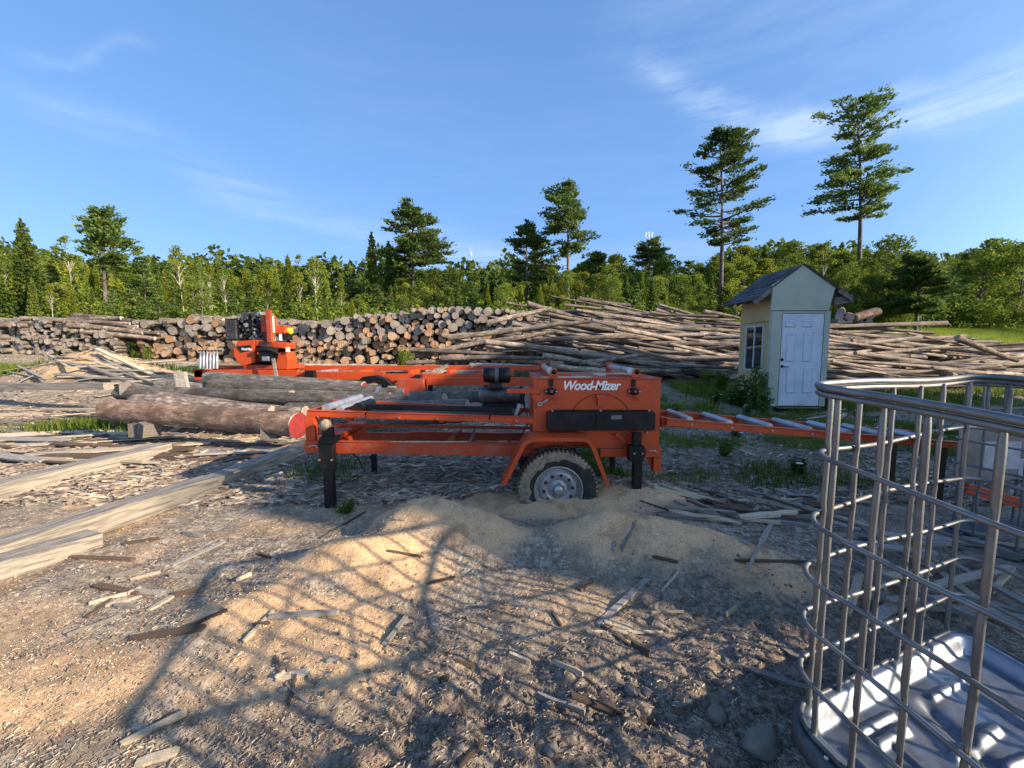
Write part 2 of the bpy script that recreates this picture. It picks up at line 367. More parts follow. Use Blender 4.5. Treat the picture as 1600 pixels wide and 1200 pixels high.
M['crumb'] = simple('sawdust_crumbs', (.80, .58, .36), .9, 0, (.50, .32, .17), 60, .4, .6, 0, coord='World')
def ground_material():
    m, t, p = newmat('yard_ground'); p.inputs['Roughness'].default_value = .95; p.inputs['Specular IOR Level'].default_value = .2
    def attr(n): a = node(t, 'ShaderNodeAttribute'); a.attribute_name = n; return a.outputs['Fac']
    pos = node(t, 'ShaderNodeNewGeometry').outputs['Position']
    # coarse chips: stretched cells in two directions
    v1 = tex(t, 70, kind='F1', vec=pos, stretch=(1, .38, 1)); v2 = tex(t, 34, kind='F1', vec=pos, stretch=(.35, 1, 1))
    n1 = tex(t, 4.2, 9, .68, vec=pos); n2 = tex(t, 38, 6, .7, vec=pos); n3 = tex(t, .55, 4, .6, vec=pos); n4 = tex(t, 150, 3, .7, vec=pos)
    s1 = node(t, 'ShaderNodeSeparateColor'); t.links.new(v1.outputs['Color'], s1.inputs[0])
    s2 = node(t, 'ShaderNodeSeparateColor'); t.links.new(v2.outputs['Color'], s2.inputs[0])
    chip = ramp(t, s1.outputs[0], [(0, (.11, .085, .065)), (.35, (.27, .215, .16)), (.75, (.43, .355, .27)), (1, (.66, .58, .46))])
    chip2 = ramp(t, s2.outputs[1], [(0, (.13, .10, .075)), (.4, (.29, .235, .175)), (.8, (.42, .35, .265)), (1, (.60, .53, .42))])
    c = mixc_(t, ramp(t, n2.outputs[0], [(.42, (0,)*3), (.58, (1,)*3)]), chip, chip2)
    c = mixc_(t, ramp(t, n1.outputs[0], [(.36, (.75,)*3), (.52, (0,)*3)]), c, (.15, .118, .09))
    c = mixc_(t, ramp(t, n3.outputs[0], [(.4, (0,)*3), (.65, (.35,)*3)]), c, (.34, .265, .18))
    # dark damp soil
    soil = ramp(t, n2.outputs[0], [(.34, (.07, .056, .045)), (.48, (.19, .15, .118)), (.64, (.42, .345, .265))])
    c = mixc_(t, attr('soil'), c, soil)
    # sawdust
    grain = ramp(t, n4.outputs[0], [(.3, (.45, .27, .13)), (.5, (.75, .475, .25)), (.7, (.90, .67, .42))])
    grain = mixc_(t, ramp(t, n1.outputs[0], [(.34, (.75,)*3), (.52, (0,)*3)]), grain, (.24, .165, .10))
    c = mixc_(t, attr('dust'), c, grain)
    gr = ramp(t, n2.outputs[0], [(.35, (.05, .075, .016)), (.6, (.15, .19, .04)), (.75, (.26, .27, .08))])
    c = mixc_(t, attr('grass'), c, gr)
    t.links.new(c, p.inputs['Base Color'])
    b1 = node(t, 'ShaderNodeBump'); b1.inputs['Strength'].default_value = .9; b1.inputs['Distance'].default_value = .006; t.links.new(s1.outputs[0], b1.inputs['Height'])
    b2 = node(t, 'ShaderNodeBump'); b2.inputs['Strength'].default_value = 1; b2.inputs['Distance'].default_value = .015; t.links.new(n2.outputs[0], b2.inputs['Height']); t.links.new(b1.outputs[0], b2.inputs['Normal'])
    b3 = node(t, 'ShaderNodeBump'); b3.inputs['Strength'].default_value = 1; b3.inputs['Distance'].default_value = .004; t.links.new(n4.outputs[0], b3.inputs['Height']); t.links.new(b2.outputs[0], b3.inputs['Normal'])
    t.links.new(b3.outputs[0], p.inputs['Normal'])
    return m
M['ground'] = ground_material()

# ------------------------------------------------------------ the ground
MOUNDS = [  # cx, cy, height, radius x, radius y, sawdust
    (-.66, 2.85, .27, .40, .27, .9), (-.22, 2.75, .17, .36, .25, .8), (-.82, 2.45, .10, .3, .2, 1), (-1.15, 2.4, .15, .28, .20, 1), (-1.4, 2.0, .10, .28, .18, 1), (-.95, 1.85, .06, .42, .26, .9),
    (-.72, 1.62, .05, .30, .2, .8), (1.02, 2.62, .23, .58, .27, .95), (.55, 2.72, .15, .3, .2, .85), (1.55, 2.35, .08, .4, .3, .6), (.35, 3.35, .09, .95, .30, .85),
    (-.15, 3.75, .13, .65, .3, .8), (1.15, 3.45, .12, .5, .3, .7), (.9, 3.85, .1, .8, .4, .6), (-.7, 2.3, .05, .35, .2, .8),
    (-12.3, 11.6, .95, 1.9, 1.0, 1), (-9.3, 11.2, .3, 1.8, .9, 1), (-1.9, 1.55, .05, .5, .25, .7), (.28, 2.1, .05, .35, .25, .35)]
def ground_parts(x, y):
    x = np.asarray(x, float); y = np.asarray(y, float)
    r = np.maximum(y - 8.5, 0); z = .1 * np.minimum(r, 11.5) + .13 * np.clip(y - 20, 0, 40) + .01 * np.clip(y - 60, 0, 900)
    z = z + .55 * sst(-8, -20, x) * sst(8, 16, y)
    z = z + .02 * sst(.4, 1.1, x) * sst(2.2, 1.2, y)                # raised ground under the cage
    dust = np.zeros_like(z)
    wx = x + .10 * fbm(x*2.3, y*2.3, 3, 5); wy = y + .10 * fbm(x*2.3+9, y*2.3, 3, 6)
    for cx, cy, h, sx, sy, d in MOUNDS:
        q = ((wx-cx)/sx)**2 + ((wy-cy)/sy)**2
        g = np.exp(-q); z = z + h * g; dust = np.maximum(dust, d * sst(.22, .62, g + .22*fbm(x*5, y*5, 4, 9)))
    near = sst(9, 4, y)
    dust = np.maximum(dust, .38 * sst(.08, .35, fbm(x*1.1, y*1.6, 4, 21)) * near * sst(1.2, -.2, x))
    soil = sst(1.95, 1.45, y + .30*fbm(x*2, y*2, 3, 31)) * sst(-1.15, -.35, x + .35*fbm(x*2, y*2, 3, 33)) 
    soil = np.maximum(soil, .85 * sst(.0, .9, x - .1) * sst(2.45, 1.95, y + .25*fbm(x*2.2, y*2.2, 3, 35)))
    soil = np.maximum(soil, .8 * sst(3.9, 4.5, y + .3*fbm(x, y, 3, 37)) * sst(10, 7, y) * sst(-3.2, -1.9, x) * sst(5.5, 4, x))
    fine = .5*fbm(x*.45, y*.45, 3, 40)*.14*sst(2, 12, y) + fbm(x*2.2, y*2.2, 4, 41)*.035*sst(30, 6, y)
    rough = fbm(x*9, y*9, 4, 43)*.014 + np.abs(fbm(x*24, y*24, 3, 45))*.010
    z = z + fine + rough*sst(9, 5, y)*(1 - .45*dust) + soil*sst(3.2, 2.2, y)*(np.abs(fbm(x*4.2, y*4.6, 5, 47))*.12 + np.abs(fbm(x*13, y*13, 3, 48))*.03 - .035)
    grass = sst(14, 19, y + .3*x*0) * sst(-.2, .15, fbm(x*.3, y*.3, 3, 51) + .25)
    grass = np.maximum(grass, .55 * sst(-.02, .25, fbm(x*1.3, y*1.3, 4, 53)) * sst(8.0, 9.2, y) * sst(1.0, 2.2, x) * sst(12, 11, y))
    grass = np.maximum(grass, .5 * sst(.05, .3, fbm(x*1.7, y*1.7, 4, 55)) * sst(4.0, 4.8, y) * sst(.6, 1.6, x) * sst(12, 9, y))
    grass = np.maximum(grass, .75 * np.exp(-(((x+16.5)/1.8)**2 + ((y-12.3)/.9)**2)) * sst(-.2, .1, fbm(x*1.7, y*1.7, 3, 57)))
    grass = np.maximum(grass, sst(12.5, 14.5, y) * sst(15, 17, x))
    return z, dust*(1-grass), soil, grass
def gz(x, y): return float(ground_parts(np.array([x]), np.array([y]))[0][0])
def hit(u, v, ymax=200):
    """where the sight line through a photo pixel meets the ground"""
    ys = np.concatenate([np.linspace(.9, 6, 120), np.linspace(6.05, 24, 130), np.linspace(24.5, ymax, 60)])
    dy = FPX * math.cos(PITCH) + (600 - v) * math.sin(PITCH); dz = -FPX * math.sin(PITCH) + (600 - v) * math.cos(PITCH)
    xs = (u - 800) * ys / dy; zs = CAM_H + dz * ys / dy; g = ground_parts(xs, ys)[0]
    k = np.nonzero(zs <= g)[0]; k = max(1, k[0] if len(k) else len(ys) - 1)
    ys = np.linspace(ys[k-1], ys[k], 12); xs = (u - 800) * ys / dy; zs = CAM_H + dz * ys / dy; g = ground_parts(xs, ys)[0]
    k = np.nonzero(zs <= g)[0]; k = k[0] if len(k) else 11
    return Vector((xs[k], ys[k], g[k]))
def axis(lo, hi, d0, d1, step, grow, cap=60):
    a = list(np.arange(d0, d1, step)); s = step
    while a[-1] < hi: s = min(s*grow, cap); a.append(a[-1] + s)
    s = step
    while a[0] > lo: s = min(s*grow, cap); a.insert(0, a[0] - s)
    return np.array(a)
gx = axis(-3000, 3000, -3.6, 3.4, .022, 1.045, 150); gy = axis(-3000, 4000, 1.05, 4.3, .018, 1.035, 150)
X, Y = np.meshgrid(gx, gy); Z, DU, SO, GR = ground_parts(X, Y)
nx, ny = len(gx), len(gy); idx = np.arange(nx*ny).reshape(ny, nx)
F = np.stack([idx[:-1, :-1].ravel(), idx[:-1, 1:].ravel(), idx[1:, 1:].ravel(), idx[1:, :-1].ravel()], 1)
me = fast_mesh('ground', np.stack([X.ravel(), Y.ravel(), Z.ravel()], 1), F, [M['ground']], True)
for nm, arr in (('dust', DU), ('soil', SO), ('grass', GR)):
    a = me.attributes.new(nm, 'FLOAT', 'POINT'); a.data.foreach_set('value', arr.ravel().astype(np.float32))
tag(link('ground', me), kind='structure')
print('ground', nx, ny)
# low wooded hill far behind the tree line
hx = np.linspace(-900, 1500, 90); hy = np.linspace(500, 1100, 20); HX, HY = np.meshgrid(hx, hy)
HZ = 14 + 62*np.exp(-((HX-330)/260)**2) * np.exp(-((HY-800)/220)**2) + 30*np.exp(-((HX+500)/400)**2)*np.exp(-((HY-800)/220)**2) + 7*fbm(HX/25, HY/25, 4, 3) - 18
hi_ = np.arange(90*20).reshape(20, 90)
me = fast_mesh('hill', np.stack([HX.ravel(), HY.ravel(), HZ.ravel()], 1), np.stack([hi_[:-1,:-1].ravel(), hi_[:-1,1:].ravel(), hi_[1:,1:].ravel(), hi_[1:,:-1].ravel()], 1), [M['leaf']], True)
tag(link('hill', me), kind='structure')
# ------------------------------------------------------------ unseen building added off frame to cast the shade over the yard
shade_caster = tag(empty('shade_caster', (17, 1.8, 0)), 'unseen grey clad building with a low gabled roof, added to shade the yard', 'shade_caster')
b = MB()
for a_, c_ in (((14, -3.4, -.3), (14.15, 6.1, 7.35)), ((21.85, -3.4, -.3), (22, 6.1, 7.35)), ((14.15, -3.4, -.3), (21.85, -3.25, 7.35)), ((14.15, 5.95, -.3), (21.85, 6.1, 7.35))): b.box(a_, c_)
b.prism([(14, 7.35), (22, 7.35), (18, 9.2)], -3.4, -3.3); b.prism([(14, 7.35), (22, 7.35), (18, 9.2)], 6.0, 6.1)
b.build('wall', M['metalwall'], shade_caster)
b = MB(); b.bar((13.6, 1.35, 7.48), (18.05, 1.35, 9.28), 9.9, .08); b.bar((22.4, 1.35, 7.48), (17.95, 1.35, 9.28), 9.9, .08); b.build('roof', M['metalwall'], shade_caster)
b = MB(); b.box((13.93, .4, 0), (13.99, 3.4, 3.4)); b.build('door', M['oldwood'], shade_caster)

# ------------------------------------------------------------ resaw trailer
YF, YB = 3.52, 4.42           # front and back planes of its frame
def P(u, v, Y=YF): return at(u, v, Y)
tr = tag(empty('sawmill_trailer', (P(872, 803).x, YF, 0)), 'orange resaw trailer with a dusty tyre sunk in sawdust and black jack legs', 'trailer')
O, K, DK = M['orange'], M['black'], M['darkgrey']
def rail(name, u0, v0, u1, v1, Y, h, d, mat=O, bev=.004, y_is_front=True):
    p, q = P(u0, v0, Y), P(u1, v1, Y); b = MB(); b.bar((p.x, Y + d/2, p.z), (q.x, Y + d/2, q.z), d, h); return b.build(name, mat, tr, bevel=bev)
# top rail front is in three joined lengths
for (u0, u1) in ((479, 569.5), (572, 763.5), (766, 833)):
    f = lambda u: 646.5 + (u - 479) * .031
    rail('top_rail', u0, f(u0), u1, f(u1), YF, .052, .035)
    rail('rail_lip', u0, f(u0) - 5, u1, f(u1) - 5, YF - .008, .007, .06)
rail('top_rail', 520, 628, 836, 642, YB, .055, .04)
b = MB(); p = P(482, 646); b.box((p.x - .025, YF + .04, p.z - .022), (p.x + .025, YB, p.z + .03)); b.build('end_rail', O, tr, bevel=.004)
b = MB(); b.pbox(477.5, 649.5, 491, 690, YF + .001, YF + .06); b.build('end_post', O, tr, bevel=.005)
b = MB(); b.pbox(499, 645, 512, 690, YB - .06, YB); b.build('end_post', O, tr, bevel=.005)
b = MB(); b.pbox(476, 688.5, 500, 707.5, YF - .02, YF + .10); b.pbox(491, 683, 524, 689.5, YF + .10, YB); b.build('end_block', O, tr, bevel=.006)
b = MB(); q = [P(482, 699, YF-.03), P(486, 696, YF-.03), P(493, 696, YF-.03), P(497, 700, YF-.03)]; b.tube(q, .006, 6); b.build('pin', M['steel'], tr)
rail('main_rail', 524, 699.5, 834, 704.5, YF + .01, .108, .055, M['orange_dusty'])
rail('rail_lip', 524, 690.6, 834, 694.4, YF + .002, .006, .065)
rail('main_rail', 500, 682, 840, 683, YB - .06, .085, .06, M['orange_dusty'])
rail('cross_rail', 520, 664, 836, 669.5, YB - .3, .03, .03)
rail('cross_rail', 640, 676, 836, 678.5, YB - .12, .02, .05)
for u in (520, 700, 838):
    b = MB(); p = P(u, 699, YF + .065); b.box((p.x - .03, YF + .066, p.z - .035), (p.x + .03, YB - .061, p.z + .035)); b.build('cross_member', O, tr, bevel=.004)
for u, v in ((545, 662), (690, 664), (800, 668)):
    b = MB(); p = P(u, v, YF + .036); q = P(u, 652, YB - .01); b.bar((p.x, YF + .036, p.z + .04), (p.x, YB - .01, p.z + .04), .04, .035); b.build('cross_member', O, tr)
# end roller and its bracket
p = P(506, 643, YF + .05); q = P(546, 631, YB - .05)
b = MB(); b.cyl((p.x + .02, YF + .05, p.z + .03), (p.x + .02, YB - .03, p.z + .03), .038, n=16); r_ = b.build('roller', M['steel'], tr)
b = MB(); b.cyl((p.x + .14, YF + .05, p.z + .02), (p.x + .14, YB - .03, p.z + .02), .03, n=16); b.build('roller', M['steel'], tr)
b = MB(); b.pbox(546, 630, 569, 645, YF + .35, YF + .40); b.build('bracket', O, tr)
# long black conveyor bed on top
b = MB(); p, q = P(566, 635, YF + .16), P(800, 640, YF + .16); b.bar(p, q, .05, .05); b.build('chain_guard', K, tr, bevel=.005)
b = MB(); p, q = P(566, 640, YF + .5), P(812, 645, YF + .5); b.bar(p, q, .5, .03); b.build('belt', M['rubber'], tr)
b = MB(); p, q = P(560, 634, YF + .15), P(574, 634, YF + .15); b.cyl((p.x + .03, YF + .06, p.z - .01), (p.x + .03, YF + .4, p.z - .01), .05, n=14); b.build('belt_drum', K, tr)
for u, v in ((624, 651.5), (684, 653), (745, 654.5), (807, 656), (561, 649.5)):
    b = MB(); p = P(u, v + 1); b.cyl((p.x, YF - .018, p.z), (p.x, YF + .001, p.z), .009, n=8); b.build('bolt', M['silver'], tr)
b = MB(); b.bar(P(733, 699, YF + .2), P(742, 671, YF + .4), .015, .045); b.build('strut', M['steel'], tr)
b = MB(); b.bar(P(805, 651, YF + .2), P(812, 631, YF + .2), .05, .03); b.build('strut', M['steel'], tr)
# hanging hose
b = MB(); b.tube([P(548, 707, YF + .15), P(560, 716, YF + .15), P(565, 728, YF + .12), P(570, 738, YF + .1), P(562, 746, YF + .1), P(548, 752, YF + .1), P(530, 756, YF + .15)], .006, 6); b.build('hose', M['rubber'], tr)
b = MB(); b.tube([P(559, 722, YF + .02), P(563, 733, YF), P(558, 738, YF), P(556, 731, YF), P(562, 727, YF)], .004, 5); b.build('safety_chain', M['galv'], tr)

def jack(u, vt, vj, vb, wo, wi, Y, full=True):
    lg = MB(); a = P(u, vt, Y); m_ = P(u, vj, Y); z = P(u + 2, vb, Y)
    lg.box((a.x - wo/2, Y - .04, m_.z), (a.x + wo/2, Y + .04, a.z))
    o = lg.build('leg', K, tr, bevel=.006)
    i_ = MB(); i_.box((a.x - wi/2 + .008, Y - .03, z.z - .06), (a.x + wi/2 + .008, Y + .03, m_.z + .05)); i_.build('leg_tube', K, o, bevel=.004)
    if full:
        for k in range(6): s_ = MB(); s_.cyl((a.x + .002, Y - .034, z.z + .03 + k*.045), (a.x + .002, Y - .029, z.z + .03 + k*.045), .011, n=8); s_.build('hole', M['hole'], o)
        for dx in (-wo/2 + .008, wo/2 - .008):
            s_ = MB(); s_.cyl((a.x + dx, Y - .055, m_.z + .09), (a.x + dx, Y - .04, m_.z + .09), .009, n=6); s_.build('bolt', M['silver'], o)
    return o
l = jack(511, 686, 732, 789, .125, .085, YF - .075)
b = MB(); b.pbox(503, 668, 518, 686, YF - .1, YF - .04); b.pbox(498.5, 683, 523, 693, YF - .13, YF - .02); b.build('leg_head', K, l, bevel=.005)
b = MB(); p = P(508.5, 664, YF - .07); me = None
for k in range(1): b.lathe((p.x, YF - .07, p.z - .05), (0, 0, 1), [(0, .0), (.005, .032), (.03, .047), (.06, .048), (.085, .038), (.1, .015), (.102, 0)], 14)
b.build('knob', M['foam'], l)
jack(583, 711, 716, 744, .062, .05, YB, False)
l = jack(995, 696, 722, 776, .085, .075, YF - .10)
b = MB(); b.pbox(983.5, 697.5, 1007.5, 721, YF - .135, YF - .045); b.pbox(989.5, 677, 1003, 697, YF - .12, YF - .06); b.build('leg_head', K, l, bevel=.005)
jack(956, 712, 716, 745, .062, .05, YB, False)

# saw box
bx0, bx1 = P(834, 600).x, P(1032.5, 600).x; zt = P(900, 592.5).z; zb = P(900, 700).z
bz = zt
b = MB(); b.box((bx0, YF, zb), (bx1, YF + .006, zt - .002)); b.build('front_panel', O, tr)
b = MB(); b.box((bx0, YF + .006, zb), (bx0 + .006, YB, zt - .002)); b.box((bx1 - .006, YF + .006, zb), (bx1, YB, zt - .002)); b.box((bx0, YB, zb), (bx1, YB + .006, zt - .002)); b.build('side_panel', O, tr)
b = MB(); b.box((bx0 - .006, YF - .008, zt), (bx1 + .006, YB + .01, zt + .012)); b.build('top_panel', M['orange_dusty'], tr, bevel=.002)
b = MB(); p = P(852, 592); b.box((p.x, YF + .25, zt + .0125), (p.x + .27, YF + .262, zt + .035)); b.build('top_rib', O, tr); b = MB(); b.box((P(955, 592).x, YF + .2, zt + .0125), (P(1020, 592).x, YF + .212, zt + .03)); b.build('top_rib', O, tr)
b = MB(); b.box((bx0 - .002, YF - .003, zb + .002), (bx0 + .03, YF - .0005, zt - .004)); b.build('edge_strip', O, tr)
# groove of the round cover, set into the panel as a raised bead
c_ = P(938, 665, YF - .002); ro = .285
def arc(t0, t1): return [(c_.x + ro*math.cos(R(t)), YF - .001, c_.z + ro*math.sin(R(t))) for t in np.linspace(t0, t1, 30)]
b = MB(); b.tube(arc(30, 150), .0035, 5); b.tube(arc(205, 330), .0035, 5); b.build('cover_rim', M['rubber'], tr)
b = MB(); b.pbox(934, 618, 944, 634, YF - .03, YF - .001); b.pbox(932.5, 617, 945.5, 623, YF - .045, YF - .03); b.build('catch', O, tr, bevel=.003)
for (x0, y0, x1, y1) in ((961, 677, 976, 689),):
    b = MB(); b.bar(P(961, 678, YF - .02), P(974, 687, YF - .02), .02, .045, up=(0, 1, 0)); b.build('catch', O, tr, bevel=.003)
b = MB(); b.pbox(982, 677, 990, 689, YF - .02, YF - .001); b.build('catch', O, tr, bevel=.003)
# black cross beam with its cover
b = MB(); b.pbox(855, 644.5, 1025, 673, YF - .09, YF - .001); o_ = b.build('cross_beam', K, tr, bevel=.008)
b = MB(); b.prism([(P(855, 644, YF-.09).x + .004, P(855, 644.5, YF-.001).z + .001), (P(1025, 644, YF-.09).x - .004, P(855, 644.5, YF-.001).z + .001), (P(1016, 640, YF-.001).x, P(855, 640, YF-.001).z), (P(863, 640, YF-.001).x, P(855, 640, YF-.001).z)], YF - .03, YF - .002); b.build('flange', K, o_)
b = MB(); b.pbox(931, 650, 950, 672, YF - .098, YF - .0905); b.tube([P(932, 651, YF-.1), P(933, 653, YF-.11), P(948, 653, YF-.11), P(949, 651, YF-.1)], .004, 5); b.build('handle', K, o_)
for u in (863, 938, 1014):
    b = MB(); p = P(u, 641.5, YF - .03); b.cyl((p.x, YF - .04, p.z), (p.x, YF - .03, p.z), .010, n=8); b.build('bolt', M['silver'], o_)
for u in (982, 997, 1012):
    b = MB(); p = P(u, 676, YF - .03); b.cyl((p.x, YF - .02, p.z), (p.x, YF - .001, p.z), .009, n=8); b.build('bolt', M['silver'], tr)
# flange bearings, straps, handles, rollers on top
for u in (861, 990):
    b = MB(); b.pbox(u - 3, 593, u + 3.5, 604, YF - .012, YF - .001); st = b.build('strap', K, tr)
    p = P(u, 611); b = MB(); n = 24
    pts = [(p.x + .058*math.cos(t), p.z + .026*math.sin(t)) for t in np.linspace(0, 2*math.pi, n, endpoint=False)]
    b.prism(pts, YF - .02, YF - .001); b.lathe((p.x, YF - .02, p.z), (0, -1, 0), [(0, .036), (.02, .034), (.028, .026), (.028, 0)], 20); br = b.build('flange_bearing', K, tr)
    b = MB(); b.cyl((p.x, YF - .052, p.z), (p.x, YF - .049, p.z), .013, n=12); b.build('shaft', M['orange_dusty'], br)
    for dx in (-.046, .046):
        b = MB(); b.cyl((p.x + dx, YF - .03, p.z), (p.x + dx, YF - .02, p.z), .009, n=8); b.build('bolt', M['silver'], br)
    b = MB(); b.cyl(P(u + 4, 620, YF - .02), P(u + 9, 625.5, YF - .05), .011, n=10); b.build('small_handle', O, tr)
for u in (865, 994):
    b = MB(); p = P(u, 592, YF + .04); z0 = zt + .0125
    b.prism([(p.x - .04, z0), (p.x + .04, z0), (p.x + .033, z0 + .05), (p.x + .022, z0 + .085), (p.x - .004, z0 + .085), (p.x - .03, z0 + .04)], YF + .03, YF + .05)
    b.box((p.x - .035, YF + .051, z0), (p.x + .035, YF + .12, z0 + .014)); br = b.build('roller_bracket', O, tr)
    b = MB(); b.lathe((p.x + .004, YF + .03, z0 + .05), (0, -1, 0), [(0, .022), (.006, .022), (.006, .010), (.02, .010), (.02, 0)], 14); b.build('bearing', K, br)
    dx = -.03 if u < 900 else -.05
    b = MB(); b.cyl((p.x + dx, YF + .055, z0 + .06), (p.x + dx, YB - .1, z0 + .06), .030, n=16); b.build('roller', M['steel'], br)
    b = MB(); b.box((p.x + dx - .04, YB - .099, z0), (p.x + dx + .03, YB - .08, z0 + .11)); b.build('bracket', O, br)
# lettering, built as raised white letters
cu = bpy.data.curves.new('lettering', 'FONT'); cu.body = 'Wood-Mizer'; cu.size = .13; cu.shear = .28; cu.offset = .0032; cu.extrude = .0006; cu.space_character = .93
to = bpy.data.objects.new('lettering', cu); COL.objects.link(to); bpy.context.view_layer.update()
me = bpy.data.meshes.new_from_object(to.evaluated_get(bpy.context.evaluated_depsgraph_get())); bpy.data.objects.remove(to)
lettering_mesh = me
xs = [v.co.x for v in me.vertices]; ys = [v.co.y for v in me.vertices]
p0, p1 = P(881, 609), P(971, 594); me.materials.clear(); me.materials.append(M['white'])
lo_ = link('lettering', me, tr); lo_.rotation_euler = (R(90), 0, 0); sx = (p1.x - p0.x) / (max(xs) - min(xs)); sz = (p1.z - p0.z) / (max(ys) - min(ys))
lo_.scale = (sx, sz, 1); lo_.location = (p0.x - min(xs)*sx - tr.location.x, YF - .0022 - tr.location.y, p0.z - tr.location.z)
# lower frame at the right, corner leg
b = MB(); b.pbox(938, 701, 985, 714, YF - .005, YF + .06); b.build('main_rail', O, tr, bevel=.004)
b = MB(); b.pbox(1008, 700.5, 1033.5, 715, YF - .012, YF + .07); o_ = b.build('corner_block', O, tr, bevel=.005)
b = MB(); b.tube([P(1013, 706, YF - .02), P(1015, 704.5, YF - .03), P(1024, 704.5, YF - .03), P(1026, 707, YF - .02)], .005, 6); b.build('pin', M['steel'], o_)
b = MB(); a0 = P(1021, 738, YF); a1 = P(1033, 715.5, YF); b.box((a0.x, YF, a0.z), (a1.x, YF + .06, a1.z)); g_ = P(1010, 715.5, YF); b.prism([(g_.x, g_.z), (a0.x - .001, g_.z), (a0.x - .001, a0.z + .02)], YF + .04, YF + .046); b.build('corner_leg', O, tr)
b = MB(); b.pbox(1033.5, 652, 1041, 668, YF + .02, YF + .07); b.build('hinge', O, tr, bevel=.004)
# linkage arm on the left of the box
b = MB(); b.bar(P(792, 611, YF - .03), P(843, 611, YF - .03), .012, .042, up=(0, 0, 1)); b.build('arm', O, tr, bevel=.003)
b = MB(); poly = [P(u, v, YF) for u, v in ((833, 606), (845, 605), (849, 613), (846, 626), (836, 629), (831, 620))]; b.prism([(q.x, q.z) for q in poly], YF - .022, YF - .008); pl = b.build('arm_plate', O, tr)
b = MB(); p = P(843, 613); b.lathe((p.x, YF - .022, p.z), (0, -1, 0), [(0, .02), (.008, .02), (.008, .01), (.004, .01), (.004, 0)], 14); b.build('pivot', M['orange_dusty'], pl)
b = MB(); p = P(843, 631); b.lathe((p.x, YF - .001, p.z), (0, -1, 0), [(0, .022), (.03, .022), (.03, .011), (.02, .011), (.02, 0)], 14); b.bar(P(846, 630, YF - .02), P(856, 624, YF - .02), .014, .02, up=(0, 1, 0)); b.build('pivot', M['silver'], tr)
# motor with cooling fins and the round air cleaner above it
ym = YF + .34
b = MB(); c0, c1 = P(749, 617, ym), P(812, 617, ym); b.cyl((c0.x, ym, c0.z), (c1.x, ym, c0.z), .078, n=20); mo = b.build('motor', DK, tr)
for k in range(9):
    x = c0.x + .04 + k * .03; b = MB(); b.cyl((x, ym, c0.z), (x + .008, ym, c0.z), .088, n=20); b.build('cooling_fin', DK, mo)
b = MB(); b.box((c0.x + .1, ym - .1, c0.z + .07), (c0.x + .22, ym - .02, c0.z + .12)); b.build('terminal_box', K, mo, bevel=.006)
b = MB(); b.box((c0.x + .03, ym - .08, c0.z - .12), (c1.x - .03, ym + .1, c0.z - .08)); b.build('motor_base', K, mo)
d0, d1 = P(755.5, 586, ym), P(809, 586, ym)
b = MB(); b.lathe((d0.x, ym, d0.z), (1, 0, 0), [(0, 0), (0, .06), (.012, .074), (.1, .075), (.105, .068), (.155, .068), (.16, .076), (.25, .076), (.262, .06), (.262, 0)], 24); ac = b.build('air_cleaner', K, mo)
b = MB(); b.lathe((d0.x + .13, ym, d0.z), (1, 0, 0), [(-.02, .079), (.02, .079)], 24); b.build('clamp_band', DK, ac)
b = MB(); b.cyl((d0.x + .13, ym, d0.z - .05), (d0.x + .13, ym, c0.z + .05), .035, n=12); b.build('intake_pipe', K, mo)
b = MB(); b.lathe((c1.x, ym, c0.z), (1, 0, 0), [(0, .05), (0, .09), (.03, .09), (.03, .02), (.05, .02), (.05, 0)], 20); b.build('belt_pulley', K, mo)
b = MB()
for k in range(5): b.tube([(c1.x - .03 + .01*k, ym - .06, c0.z + .06), (c1.x + .03, ym - .12, c0.z + .03 - .02*k), (c1.x + .05, ym - .1, c0.z - .12), (c1.x - .02, ym - .06, c0.z - .2)], .006, 5)
b.build('cables', M['rubber'], mo)
# sawdust settled on ledges of the trailer
def dust_heap(name, x0, x1, y0, y1, z, h, sd):
    nx_, ny_ = 26, 8; XX, YY = np.meshgrid(np.linspace(x0, x1, nx_), np.linspace(y0, y1, ny_)); e = np.minimum(np.minimum((XX-x0)/(x1-x0), (x1-XX)/(x1-x0))*4, np.minimum((YY-y0)/(y1-y0), (y1-YY)/(y1-y0))*2)
    ZZ = z + h*np.clip(e, 0, 1)*(.4 + 1.1*np.maximum(0, fbm(XX*9, YY*14, 3, sd) + .1)) - .001; ii = np.arange(nx_*ny_).reshape(ny_, nx_)
    me = fast_mesh(name, np.stack([XX.ravel(), YY.ravel(), ZZ.ravel()], 1), np.stack([ii[:-1,:-1].ravel(), ii[:-1,1:].ravel(), ii[1:,1:].ravel(), ii[1:,:-1].ravel()], 1), [M['crumb']], True)
    o = link(name, me, tr); o.location = -Vector(tr.location); return tag(o, kind='stuff')
dust_heap('sawdust', bx0 + .05, bx0 + .55, YF + .02, YF + .22, zt + .0122, .012, 3); dust_heap('sawdust', bx1 - .5, bx1 - .06, YF + .25, YB - .1, zt + .0122, .010, 5)
pr_ = P(650, 683, YB - .03); dust_heap('sawdust', P(560, 683, YB).x, P(800, 683, YB).x, YB - .055, YB - .005, pr_.z + .042, .012, 7)
pr_ = P(640, 692, YF + .04); dust_heap('sawdust', P(590, 692, YF).x, P(730, 692, YF).x, YF + .012, YF + .06, P(650, 692.2, YF).z + .004, .010, 9)
b = MB(); b.tube([P(575, 640, YF + .3), P(610, 652, YF + .25), P(660, 655, YF + .22), P(705, 660, YF + .2), P(760, 655, YF + .25), P(800, 650, YF + .3)], .009, 6); b.build('hose', M['rubber'], tr)
